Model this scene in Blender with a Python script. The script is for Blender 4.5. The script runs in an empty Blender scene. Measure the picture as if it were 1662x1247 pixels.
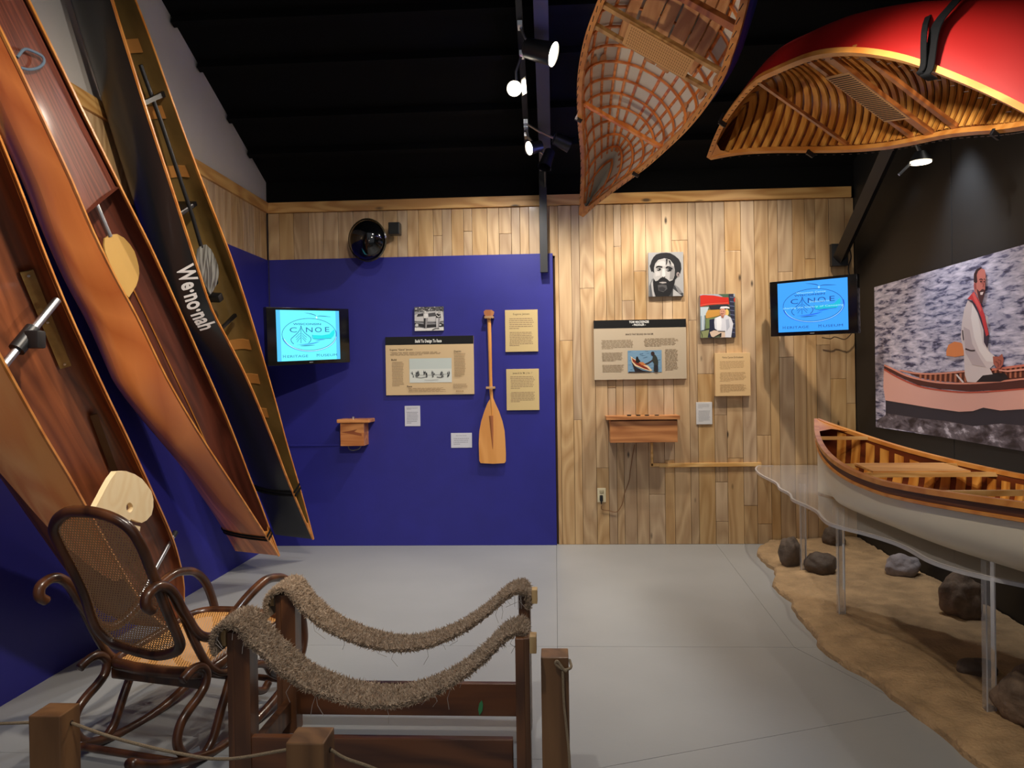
import bpy, bmesh, math, random
from mathutils import Vector, Matrix, noise
SC=bpy.context.scene
COL=SC.collection
PI=math.pi
def V(*a): return Vector(a)
def lin(c):
    return tuple(((x/255)/12.92 if x/255<=.04045 else (((x/255)+.055)/1.055)**2.4) for x in c)+(1,)
# ---------------------------------------------------------------- camera
YAW,PITCH,ROLL,H,F=.05648,-.00626,-.0151,1.405,1248.0
_cy,_sy,_cp,_sp,_cr,_sr=math.cos(YAW),math.sin(YAW),math.cos(PITCH),math.sin(PITCH),math.cos(ROLL),math.sin(ROLL)
FW=V(-_sy*_cp,_cy*_cp,_sp); _R=V(_cy,_sy,0); _U=_R.cross(FW)
RX=_R*_cr+_U*_sr; UX=_U*_cr-_R*_sr; CAM=V(0,0,H)
cam=bpy.data.cameras.new('camera'); cam.sensor_width=36; cam.lens=F/1662*36; cam.clip_start=.02
co=bpy.data.objects.new('camera',cam); COL.objects.link(co)
m=Matrix.Identity(4)
for i in range(3): m[i][0]=RX[i]; m[i][1]=UX[i]; m[i][2]=-FW[i]; m[i][3]=CAM[i]
co.matrix_world=m; SC.camera=co
def ray(x,y): return FW+RX*((x-831)/F)-UX*((y-623.5)/F)
def at(x,y,ax,v):                       # point of plane (axis ax = v) measured from the photo
    r=ray(x,y); return CAM+r*((v-CAM[ax])/r[ax])
def atp(x,y,p,n):
    r=ray(x,y); return CAM+r*((p-CAM).dot(n)/r.dot(n))
# ---------------------------------------------------------------- world and light
w=bpy.data.worlds.new('world'); SC.world=w; w.use_nodes=True
w.node_tree.nodes['Background'].inputs[0].default_value=(.92,.95,1,1)
w.node_tree.nodes['Background'].inputs[1].default_value=.30
SC.view_settings.view_transform='Standard'; SC.view_settings.look='None'
SC.view_settings.exposure=.2; SC.view_settings.gamma=1; SC.view_settings.use_curve_mapping=False
WARM=(1,.87,.71); NEUT=(1,.94,.86); COOL=(.86,.92,1)
def spot(p,t,e,ang,c=NEUT,blend=.6,r=.05):
    l=bpy.data.lights.new('spot_light','SPOT'); l.energy=e; l.color=c; l.spot_size=math.radians(ang); l.spot_blend=blend; l.shadow_soft_size=r
    o=bpy.data.objects.new('spot_light',l); COL.objects.link(o); o.location=p
    o.rotation_euler=(Vector(t)-Vector(p)).to_track_quat('-Z','Y').to_euler(); return o
# lamps of the visible track
spot((.10,4.80,3.42),(1.9,4.0,.3),150,80,WARM,.6,.03)
spot((-.26,5.02,3.30),(-2.0,4.3,1.2),150,95,WARM)
spot((.17,5.62,3.10),(1.9,6.45,1.0),55,120,WARM,1,.03)
spot((-.20,5.62,3.08),(-.9,6.45,.6),95,130,NEUT,1,.03)
# lamps near the back wall, above the hanging canoes
spot((.72,5.78,3.12),(.95,6.4,.5),85,115,NEUT,1,.03)
spot((1.75,5.5,3.22),(1.1,6.4,.6),110,115,WARM,1,.03)
# unseen spots added to brighten the room, plus the sheet lamp and mural washers
spot((-.45,2.6,3.1),(1.3,6.5,1.2),40,56,NEUT,.9)
spot((-.35,3.3,3.9),(-.9,6.5,1.5),60,56,NEUT,.8)
spot((-.1,1.4,3.2),(-2.0,4.0,1.5),270,66,WARM,.7)
spot((.6,2.4,2.2),(-2.2,3.4,2.4),70,70,NEUT,.9)
spot((-1.6,.6,1.7),(-2.0,3.2,1.3),22,60,WARM,1)
spot((-.6,1.2,3.4),(-1.2,3.4,.3),105,64,NEUT,.8)
spot((-1.5,2.6,1.9),(.75,4.3,3.0),70,42,WARM,.5)
spot((.1,1.2,1.9),(1.6,3.3,2.6),10,44,WARM,.8)
spot((.2,2.0,3.4),(1.9,3.4,.5),120,60,WARM,.8)
spot((2.35,3.9,3.3),(1.6,3.9,.3),18,90,NEUT,.9,.02)
spot((.2,3.3,3.9),(.1,4.4,0),135,95,COOL,1)
spot((2.22,4.75,2.95),(2.44,4.80,1.9),75,72,COOL,.9)
spot((2.24,5.40,2.86),(2.46,5.45,2.2),16,64,COOL,.9)
spot((.6,2.2,2.6),(2.47,4.0,1.7),130,60,NEUT,.9)
# ---------------------------------------------------------------- node materials
MATS={}
def mat(name,rgb,rough=.6,metal=0,emit=None,coat=0,spec=.5,bump=0,bscale=80,mottle=0,mscale=6):
    if name in MATS: return MATS[name]
    M=bpy.data.materials.new(name); M.use_nodes=True; nt=M.node_tree; b=nt.nodes['Principled BSDF']
    c=lin(rgb); b.inputs['Base Color'].default_value=c; b.inputs['Roughness'].default_value=rough; b.inputs['Metallic'].default_value=metal
    b.inputs['Coat Weight'].default_value=coat; b.inputs['Coat Roughness'].default_value=.12; b.inputs['Specular IOR Level'].default_value=spec
    if emit:
        b.inputs['Emission Color'].default_value=c; b.inputs['Emission Strength'].default_value=emit
        if emit<=3: b.inputs['Base Color'].default_value=(0,0,0,1); 
    tc=nt.nodes.new('ShaderNodeTexCoord')
    if mottle:
        n=nt.nodes.new('ShaderNodeTexNoise'); n.inputs['Scale'].default_value=mscale; n.inputs['Detail'].default_value=6
        nt.links.new(tc.outputs['Object'],n.inputs['Vector'])
        r=nt.nodes.new('ShaderNodeMapRange'); r.inputs[1].default_value=.3; r.inputs[2].default_value=.7; r.inputs[3].default_value=1-mottle; r.inputs[4].default_value=1+mottle
        nt.links.new(n.outputs['Fac'],r.inputs[0])
        h=nt.nodes.new('ShaderNodeHueSaturation'); h.inputs['Color'].default_value=c; nt.links.new(r.outputs[0],h.inputs['Value']); nt.links.new(h.outputs[0],b.inputs['Base Color'])
    if bump:
        n=nt.nodes.new('ShaderNodeTexNoise'); n.inputs['Scale'].default_value=bscale; n.inputs['Detail'].default_value=4
        nt.links.new(tc.outputs['Object'],n.inputs['Vector'])
        bp=nt.nodes.new('ShaderNodeBump'); bp.inputs['Strength'].default_value=bump; bp.inputs['Distance'].default_value=.01
        nt.links.new(n.outputs['Fac'],bp.inputs['Height']); nt.links.new(bp.outputs[0],b.inputs['Normal'])
    MATS[name]=M; return M
def wood(name,a,bcol,axis=2,rough=.5,coat=0,scale=1.0,vary=.12,knots=0.0,uv=False,strips=0,lo=.36,hi=.66,hv=.0):
    """procedural timber: a and bcol are early and late wood; the grain runs along axis"""
    if name in MATS: return MATS[name]
    M=bpy.data.materials.new(name); M.use_nodes=True; nt=M.node_tree; L=nt.links; N=nt.nodes.new; b=nt.nodes['Principled BSDF']
    b.inputs['Roughness'].default_value=rough; b.inputs['Coat Weight'].default_value=coat; b.inputs['Coat Roughness'].default_value=.15
    tc=N('ShaderNodeTexCoord'); oi=N('ShaderNodeObjectInfo')
    ad=N('ShaderNodeVectorMath'); ad.operation='MULTIPLY_ADD'; cb=N('ShaderNodeCombineXYZ')
    for k in range(3): L.new(oi.outputs['Random'],cb.inputs[k])
    ad.inputs[1].default_value=(37,53,71); L.new(cb.outputs[0],ad.inputs[0]); L.new(tc.outputs['UV' if uv else 'Object'],ad.inputs[2])
    mp=N('ShaderNodeMapping'); s=[26*scale]*3; s[axis]=1.5*scale; mp.inputs['Scale'].default_value=s; L.new(ad.outputs[0],mp.inputs[0])
    n1=N('ShaderNodeTexNoise'); n1.inputs['Scale'].default_value=1; n1.inputs['Detail'].default_value=5; n1.inputs['Distortion'].default_value=.8; L.new(mp.outputs[0],n1.inputs[0])
    m2=N('ShaderNodeMapping'); s=[5*scale]*3; s[axis]=.9*scale; m2.inputs['Scale'].default_value=s; L.new(ad.outputs[0],m2.inputs[0])
    wv=N('ShaderNodeTexNoise'); wv.inputs['Scale'].default_value=1; wv.inputs['Detail'].default_value=1; L.new(m2.outputs[0],wv.inputs[0])
    mu=N('ShaderNodeMath'); mu.operation='MULTIPLY'; mu.inputs[1].default_value=16; L.new(wv.outputs['Fac'],mu.inputs[0])
    sn=N('ShaderNodeMath'); sn.operation='PINGPONG'; sn.inputs[1].default_value=1; L.new(mu.outputs[0],sn.inputs[0])
    mx=N('ShaderNodeMix'); mx.inputs[0].default_value=.42; L.new(n1.outputs['Fac'],mx.inputs[2]); L.new(sn.outputs[0],mx.inputs[3])
    r=N('ShaderNodeMapRange'); r.inputs[1].default_value=lo; r.inputs[2].default_value=hi; L.new(mx.outputs[0],r.inputs[0])
    cm=N('ShaderNodeMix'); cm.data_type='RGBA'; cm.inputs[6].default_value=lin(a); cm.inputs[7].default_value=lin(bcol); L.new(r.outputs[0],cm.inputs[0])
    out=cm.outputs[2]
    if knots:
        vo=N('ShaderNodeTexVoronoi'); vo.inputs['Scale'].default_value=1; m3=N('ShaderNodeMapping'); s=[5.0]*3; s[axis]=1.9; m3.inputs['Scale'].default_value=s
        L.new(ad.outputs[0],m3.inputs[0]); L.new(m3.outputs[0],vo.inputs['Vector'])
        kr=N('ShaderNodeMapRange'); kr.inputs[1].default_value=knots; kr.inputs[2].default_value=knots*.4; L.new(vo.outputs['Distance'],kr.inputs[0])
        km=N('ShaderNodeMix'); km.data_type='RGBA'; km.inputs[7].default_value=lin(tuple(x*.45 for x in bcol)); L.new(out,km.inputs[6]); L.new(kr.outputs[0],km.inputs[0]); out=km.outputs[2]
    hs=N('ShaderNodeHueSaturation'); vr=N('ShaderNodeMapRange'); vr.inputs[3].default_value=1-vary; vr.inputs[4].default_value=1+vary; L.new(oi.outputs['Random'],vr.inputs[0])
    L.new(vr.outputs[0],hs.inputs['Value']); L.new(out,hs.inputs['Color']); out=hs.outputs[0]
    if hv:
        h2=N('ShaderNodeMath'); h2.operation='MULTIPLY'; h2.inputs[1].default_value=7.31; L.new(oi.outputs['Random'],h2.inputs[0])
        h3=N('ShaderNodeMath'); h3.operation='FRACT'; L.new(h2.outputs[0],h3.inputs[0])
        h4=N('ShaderNodeMapRange'); h4.inputs[3].default_value=1-hv; h4.inputs[4].default_value=1+hv; L.new(h3.outputs[0],h4.inputs[0]); L.new(h4.outputs[0],hs.inputs['Saturation'])
    if strips:          # edge-glued strips of the hull, each its own shade
        sx=N('ShaderNodeSeparateXYZ'); L.new(tc.outputs['UV'],sx.inputs[0])
        q=N('ShaderNodeMath'); q.operation='MULTIPLY'; q.inputs[1].default_value=strips; L.new(sx.outputs[1],q.inputs[0])
        fl=N('ShaderNodeMath'); fl.operation='FLOOR'; L.new(q.outputs[0],fl.inputs[0])
        wn=N('ShaderNodeTexWhiteNoise'); wn.noise_dimensions='1D'; L.new(fl.outputs[0],wn.inputs['W'])
        sr=N('ShaderNodeMapRange'); sr.inputs[3].default_value=.68; sr.inputs[4].default_value=1.22; L.new(wn.outputs[0],sr.inputs[0])
        h5=N('ShaderNodeHueSaturation'); L.new(sr.outputs[0],h5.inputs['Value']); L.new(out,h5.inputs['Color']); out=h5.outputs[0]
    L.new(out,b.inputs['Base Color'])
    bp=N('ShaderNodeBump'); bp.inputs['Strength'].default_value=.12; bp.inputs['Distance'].default_value=.002; L.new(n1.outputs['Fac'],bp.inputs['Height']); L.new(bp.outputs[0],b.inputs['Normal'])
    MATS[name]=M; return M
def glassy(name,rgb,alpha,rough=.05,spec=.8):
    M=bpy.data.materials.new(name); M.use_nodes=True; b=M.node_tree.nodes['Principled BSDF']
    b.inputs['Base Color'].default_value=lin(rgb); b.inputs['Alpha'].default_value=alpha; b.inputs['Roughness'].default_value=rough; b.inputs['Specular IOR Level'].default_value=spec
    MATS[name]=M; return M
# ---------------------------------------------------------------- objects
def tag(o,label=None,cat=None,group=None,kind=None):
    if label: o['label']=label
    if cat: o['category']=cat
    if group: o['group']=group
    if kind: o['kind']=kind
    return o
def empty(name,loc,label,cat,group=None):
    o=bpy.data.objects.new(name,None); COL.objects.link(o); o.location=loc; o.empty_display_size=.1
    return tag(o,label,cat,group)
def link(name,me,mats,parent=None):
    if not isinstance(mats,(list,tuple)): mats=[mats]
    if not me.materials:
        for q in mats: me.materials.append(q)
    o=bpy.data.objects.new(name,me); COL.objects.link(o)
    if parent is not None:
        o.parent=parent; o.matrix_parent_inverse=Matrix.Translation(-parent.location)
    return o
class MB:
    """collects geometry in world space and links it as one mesh"""
    def __init__(s): s.v=[]; s.f=[]; s.mi=[]; s.uv={}
    def add(s,vs,fs,mi=0):
        o=len(s.v); s.v+= [Vector(x) for x in vs]; s.f+=[tuple(o+i for i in f) for f in fs]; s.mi+=[mi]*len(fs); return s
    def box(s,c,d,R=None,mi=0,bev=0):
        c=Vector(c); hx,hy,hz=d[0]/2,d[1]/2,d[2]/2
        bm=bmesh.new(); bmesh.ops.create_cube(bm,size=1)
        for v in bm.verts: v.co=Vector((v.co.x*d[0],v.co.y*d[1],v.co.z*d[2]))
        if bev: bmesh.ops.bevel(bm,geom=bm.edges[:],offset=bev,segments=2,affect='EDGES',profile=.6)
        vs=[(R@v.co if R else v.co)+c for v in bm.verts]; bm.verts.index_update()
        fs=[tuple(v.index for v in f.verts) for f in bm.faces]; bm.free(); return s.add(vs,fs,mi)
    def prism(s,pts,off,mi=0):
        """polygon pts (3D, planar) extruded by vector off"""
        n=len(pts); off=Vector(off); vs=[Vector(p) for p in pts]+[Vector(p)+off for p in pts]
        fs=[tuple(range(n-1,-1,-1)),tuple(range(n,2*n))]+[(i,(i+1)%n,n+(i+1)%n,n+i) for i in range(n)]
        return s.add(vs,fs,mi)
    def tube(s,pts,r,k=8,mi=0,flat=None,caps=True):
        """swept tube; r number or list; flat=(axis vector, factor) squashes the section"""
        pts=[Vector(p) for p in pts]; n=len(pts); rr=r if isinstance(r,(list,tuple)) else [r]*n
        vs=[];up=None
        for i,p in enumerate(pts):
            t=(pts[min(i+1,n-1)]-pts[max(i-1,0)]).normalized()
            if up is None:
                up=V(0,0,1) if abs(t.z)<.9 else V(1,0,0)
            x=(up-t*up.dot(t)).normalized(); up=x; y=t.cross(x)
            for j in range(k):
                a=2*PI*j/k; q=x*math.cos(a)*rr[i]+y*math.sin(a)*rr[i]
                if flat: q=q-flat[0]*(q.dot(flat[0])*(1-flat[1]))
                vs.append(p+q)
        fs=[(i*k+j,i*k+(j+1)%k,(i+1)*k+(j+1)%k,(i+1)*k+j) for i in range(n-1) for j in range(k)]
        if caps: fs+=[tuple(range(k-1,-1,-1)),tuple(range((n-1)*k,n*k))]
        return s.add(vs,fs,mi)
    def cyl(s,a,b,r,k=16,mi=0,r2=None): return s.tube([a,b],[r,r if r2 is None else r2],k,mi)
    def grid(s,rows,mi=0,close=False):
        n=len(rows[0]); vs=[p for r in rows for p in r]
        fs=[(i*n+j,i*n+(j+1)%n,(i+1)*n+(j+1)%n,(i+1)*n+j) for i in range(len(rows)-1) for j in range(n if close else n-1)]
        return s.add(vs,fs,mi)
    def build(s,name,mats,parent=None,smooth=False,origin=None,uv=None,weld=False):
        me=bpy.data.meshes.new(name)
        if origin is None:
            if parent is None and s.v:
                lo=[min(p[i] for p in s.v) for i in range(3)]; hi=[max(p[i] for p in s.v) for i in range(3)]; origin=V((lo[0]+hi[0])/2,(lo[1]+hi[1])/2,lo[2])
            elif s.v: origin=sum(s.v,Vector())/len(s.v)
        me.from_pydata([p-origin for p in s.v],[],s.f)
        if not isinstance(mats,(list,tuple)): mats=[mats]
        for q in mats: me.materials.append(q)
        me.polygons.foreach_set('material_index',s.mi)
        if uv:
            l=me.uv_layers.new(name='UVMap')
            for lp in me.loops: l.data[lp.index].uv=uv[lp.vertex_index]
        if weld:
            bm=bmesh.new(); bm.from_mesh(me); bmesh.ops.remove_doubles(bm,verts=bm.verts,dist=1e-4); bmesh.ops.recalc_face_normals(bm,faces=bm.faces); bm.to_mesh(me); bm.free()
        if smooth:
            me.polygons.foreach_set('use_smooth',[True]*len(me.polygons))
            if smooth!='all': me.set_sharp_from_angle(angle=math.radians(38))
        me.update(); o=bpy.data.objects.new(name,me); COL.objects.link(o); o.location=origin
        if parent is not None: o.parent=parent; o.matrix_parent_inverse=Matrix.Translation(-parent.location)
        return o
def cat(pts,n=6,closed=False):
    """Catmull-Rom through pts"""
    P=[Vector(p) for p in pts]; out=[]; N=len(P)
    rng=range(N if closed else N-1)
    for i in rng:
        p0=P[(i-1)%N] if closed or i>0 else P[0]*2-P[1]; p1=P[i]; p2=P[(i+1)%N]; p3=P[(i+2)%N] if closed or i+2<N else P[-1]*2-P[-2]
        for k in range(n):
            t=k/n; out.append(.5*((2*p1)+(p2-p0)*t+(2*p0-5*p1+4*p2-p3)*t*t+(3*p1-p0-3*p2+p3)*t**3))
    if not closed: out.append(P[-1])
    return out
class Flat:
    """flat print: pixel or uv polygons on one plane, as layers a fraction of a millimetre apart"""
    def __init__(s,mp,n): s.mp=mp; s.n=n; s.b=MB(); s.k=1; s.mats=[]
    def mi(s,m):
        if m not in s.mats: s.mats.append(m)
        return s.mats.index(m)
    def col(s,rgb): return mat('print_%d_%d_%d'%tuple(rgb),rgb,.55,spec=.3)
    def poly(s,rgb,pts,m=None,up=True):
        m=m or s.col(rgb); s.b.add([s.mp(x,y)+s.n*(.0003*s.k) for x,y in pts],[tuple(range(len(pts)))],s.mi(m))
        if up: s.k+=1
        return s
    def rect(s,rgb,x0,y0,x1,y1,m=None,up=True): return s.poly(rgb,[(x0,y0),(x1,y0),(x1,y1),(x0,y1)],m,up)
    def ell(s,rgb,cx,cy,rx,ry,m=None,rot=0,n=26):
        c,q=math.cos(rot),math.sin(rot)
        return s.poly(rgb,[(cx+rx*math.cos(t)*c-ry*math.sin(t)*q,cy+rx*math.cos(t)*q+ry*math.sin(t)*c) for t in [2*PI*i/n for i in range(n)]],m)
    def stroke(s,rgb,pts,wd,m=None,n=6,taper=False):
        c=cat([V(x,y,0) for x,y in pts],n); N=len(c); l=[];r=[]
        for i,p in enumerate(c):
            t=(c[min(i+1,N-1)]-c[max(i-1,0)]).normalized(); q=V(-t.y,t.x,0)*wd/2
            if taper: q*=max(.05,math.sin(PI*(i+.5)/N))
            l.append((p+q).xy);r.append((p-q).xy)
        m=m or s.col(rgb)
        for i in range(N-1): s.b.add([s.mp(*a)+s.n*(.0003*s.k) for a in (l[i],l[i+1],r[i+1],r[i])],[(0,1,2,3)],s.mi(m))
        s.k+=1; return s
    def words(s,rgb,x0,y0,x1,y1,lines,seed=0,hfrac=.42,aw=None,last=.6):
        rd=random.Random(seed); m=s.col(rgb); W=x1-x0; lh=(y1-y0)/lines; aw=aw or W/9
        for i in range(lines):
            x=x0+(rd.random()*.04*W); end=x1-rd.random()*.12*W if i<lines-1 else x0+W*last
            while x<end-aw*.2:
                ww=min(aw*(.45+rd.random()*.9),end-x); yy=y0+i*lh
                s.b.add([s.mp(a,b)+s.n*(.0003*s.k) for a,b in ((x,yy),(x+ww,yy),(x+ww,yy+lh*hfrac),(x,yy+lh*hfrac))],[(0,1,2,3)],s.mi(m)); x+=ww+aw*.16
        s.k+=1; return s
    def text(s,rgb,txt,cx,cy,hh,width=None,m=None,bold=0,xs=1,slope=0,shear=0,cv=None):
        vs,fs=glyphs(txt,bold,shear); x0=min(v[0] for v in vs);x1=max(v[0] for v in vs);y0=0;y1=.7
        k=hh/.7; kx=(width/(x1-x0)) if width else k*xs; m=m or s.col(rgb)
        pts=[((v[0]-(x0+x1)/2)*kx,-(v[1]-.35)*k) for v in vs]
        s.b.add([s.mp(cx+a,cy+b+a*slope)+s.n*(.0003*s.k) for a,b in pts],fs,s.mi(m)); s.k+=1; return s
    def build(s,name,parent,label=None):
        o=s.b.build(name,s.mats,parent)
        if label:o['label']=label
        return o
_G={}
def glyphs(txt,bold=0,shear=0,caps=False):
    key=(txt,bold,shear)
    if key in _G: return _G[key]
    c=bpy.data.curves.new('lettering','FONT'); c.body=txt; c.resolution_u=3; c.offset=bold; c.shear=shear; c.space_character=1.05
    o=bpy.data.objects.new('lettering',c); me=bpy.data.meshes.new_from_object(o)
    r=([tuple(v.co) for v in me.vertices],[tuple(p.vertices) for p in me.polygons])
    bpy.data.objects.remove(o); bpy.data.curves.remove(c); bpy.data.meshes.remove(me); _G[key]=r; return r
# ================================================================ setting
YB=6.5; XL=-2.455; XR=2.477
def zc(y): return 3.14+.415*(6.53-y)
def struct(name,mb,m,parent=None,**k):
    o=mb.build(name,m,parent,**k)
    if parent is None: o['kind']='structure'
    return o
blk=mat('matt_black_paint',(8,8,8),.95,spec=.2,mottle=.15,mscale=3)
blkw=mat('black_wall_paint',(15,15,16),.55,mottle=.12,mscale=2,bump=.05,bscale=200)
blue=mat('blue_wall_paint',(33,32,128),.55,mottle=.07,mscale=4,bump=.08,bscale=260)
white=mat('white_wall_paint',(196,190,184),.7,mottle=.03,mscale=3)
pine=wood('pine_trim_wood',(214,168,102),(186,134,72),0,.5,vary=.04,knots=.10)
pineY=wood('pine_trim_wood_side',(214,168,102),(186,134,72),1,.5,vary=.04)
plk=wood('hickory_plank_wood',(200,168,126),(164,128,88),2,.45,.2,1.0,.12,.075,hv=.14,lo=.25,hi=.85)
gap=mat('dark_joint',(70,48,30),.9)
fl_m=mat('grey_painted_floor',(156,157,156),.38,mottle=.04,mscale=2.2,bump=.03,bscale=60)
seam=mat('floor_seam',(110,110,110),.9)
# floor: painted sheets with fine seams over a dark base
f=MB().box((0,2.75,-.06),(5.3,8.2,.1)); fl=struct('floor',f,seam)
S1=.0018
def sheet(pts):
    c=sum((Vector((x,y,0)) for x,y in pts),Vector())/len(pts); q=[]
    for x,y in pts:
        d=(Vector((x,y,0))-c); d.normalize(); p=Vector((x,y,-.009))-d*S1; q.append(p)
    MB().prism(q,(0,0,.009)).build('floor_panel',fl_m,fl)
sheet([(-2.6,4.03),(-.01,4.03),(-.01,6.6),(-2.6,6.6)])
sheet([(-.01,4.03),(1.21,4.03),(1.32,6.45),(1.32,6.6),(-.01,6.6)])
sheet([(1.21,4.03),(2.6,4.03),(2.6,6.6),(1.32,6.6),(1.32,6.45)])
sheet([(-2.6,2.83),(-.05,2.83),(-.01,4.03),(-2.6,4.03)])
sheet([(-.05,2.70),(1.48,3.29),(1.21,4.03),(-.01,4.03),(-.05,2.83)])
sheet([(1.48,3.29),(2.6,3.72),(2.6,4.03),(1.21,4.03)])
sheet([(-2.6,-1.3),(-.05,-1.3),(-.05,2.83),(-2.6,2.83)])
sheet([(-.05,-1.3),(2.6,-1.3),(2.6,3.72),(1.48,3.29),(-.05,2.70)])
# back wall
bw=struct('wall_back',MB().box((0,YB+.085,2.3),(5.3,.1,4.6)),blk)
ZT0,ZT1,ZB=2.862,2.950,2.4594
MB().box((1.2,YB+.03,ZT0/2),(2.56,.012,ZT0)).build('backing',gap,bw)
MB().box((-1.2,YB+.03,ZT0-.22),(2.56,.012,.44)).build('backing',gap,bw)
xpx=lambda x,y=600: at(x,y,1,YB)[0]
zpx=lambda y,x=1100: at(x,y,1,YB)[2]
def plank(x0,x1,z0,z1,rd):
    d=.003; t=.018+rd.random()*.002
    b=MB().box(((x0+x1)/2,YB+.022-t/2,(z0+z1)/2),(x1-x0-.0026,t,z1-z0-.0024),bev=.0022)
    b.build('plank',plk,bw)
rd=random.Random(4)
cols=[(903,909,()),(909,930,(553,)),(930,943,(682,)),(943,966,(468,)),(966,986,(760,)),(986,999,(630,)),(999,1011,(400,)),(1011,1031,(488,)),(1031,1051,(440,700)),(1051,1077,(803,)),
(1077,1093,(747,)),(1093,1119,(390,)),(1119,1132,(520,)),(1132,1159,(607,)),(1159,1179,(674,783,847)),(1179,1205,(407,744)),(1205,1227,(821,)),(1227,1250,(707,851)),(1250,1265,(500,)),(1265,1289,(441,580)),
(1289,1309,(770,)),(1309,1326,(420,830)),(1326,1348,(560,)),(1348,1374,(615,)),(1374,1392,(655,))]
for a,b,js in cols:
    zs=[0]+sorted(zpx(j,(a+b)/2) for j in js)+[ZT0]
    for z0,z1 in zip(zs,zs[1:]): plank(xpx(a),min(xpx(b),XR-.002),z0,z1,rd)
cu=[434,453,476.5,501,525,549,573,597.6,621.5,645,661,679,703,717.6,732.7,752.5,766,791,810,830,844,858.5,876,892,903]
for a,b in zip(cu,cu[1:]):
    zs=[ZB-.02,ZT0]
    if a in (703,752.5,810): zs=[ZB-.02,ZT0-.15-.1*rd.random(),ZT0]
    for z0,z1 in zip(zs,zs[1:]): plank(max(at(a,380,1,YB)[0],XL+.004),at(b,380,1,YB)[0],z0,z1,rd)
XBP=at(898.5,520,1,YB-.02)[0]
MB().box(((XL+XBP)/2,YB+.0,ZB/2),(XBP-XL,.036,ZB),bev=.002).build('blue_panel',blue,bw)
struct('trim_1',MB().box(((XL+XR)/2-.01,YB-.008,(ZT0+ZT1)/2),(XR-XL-.03,.03,ZT1-ZT0),bev=.003),pine)
# left wall
lw=struct('wall_left',MB().box((XL-.06,2.6,2.9),(.08,8.0,5.8)),white)
MB().box((XL-.012,2.6,ZB/2),(.024,7.8,ZB)).build('blue_panel',blue,lw)
y=YB-.02
while y>2.2:
    wd=.10+.05*rd.random(); 
    MB().box((XL-.010,y-wd/2,(ZB+ZT0)/2),(.018,wd-.003,ZT0-ZB),bev=.002).build('plank',plk,lw); y-=wd
MB().box((XL-.018,4.3,(ZB+ZT0)/2),(.006,4.4,ZT0-ZB)).build('backing',gap,lw)
struct('trim_2',MB().box((XL+.004,2.65,(ZT0+ZT1)/2),(.03,7.66,ZT1-ZT0),bev=.003),pineY)
# right wall: black sheets with open seams
rw=struct('wall_right',MB().box((XR+.07,2.6,2.9),(.1,8.0,5.8)),gap if 0 else blk)
ys=[6.5,4.94,3.7,2.46,1.2,-.1,-1.3]
for a,b in zip(ys,ys[1:]): MB().box((XR+.010,(a+b)/2,2.9),(.02,a-b-.006,5.8),bev=.0015).build('wall_panel',blkw,rw)
# ceiling with purlins
cl=MB(); P=[V(-2.52,6.56,zc(6.56)),V(2.6,6.56,zc(6.56)),V(2.6,1.2,zc(1.2)),V(-2.52,1.2,zc(1.2))]
cl.prism(P,(0,0,.08)); ceil=struct('ceiling',cl,blk)
R=Matrix.Rotation(-math.atan(.415),3,'X')
for y in (6.13,5.75,5.27,4.91,4.5,4.1,3.7,3.3,2.9,2.5,2.1,1.7):
    MB().box((0.03,y,zc(y)-.03),(4.98,.05,.07),R).build('purlin',blk,ceil)
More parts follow.
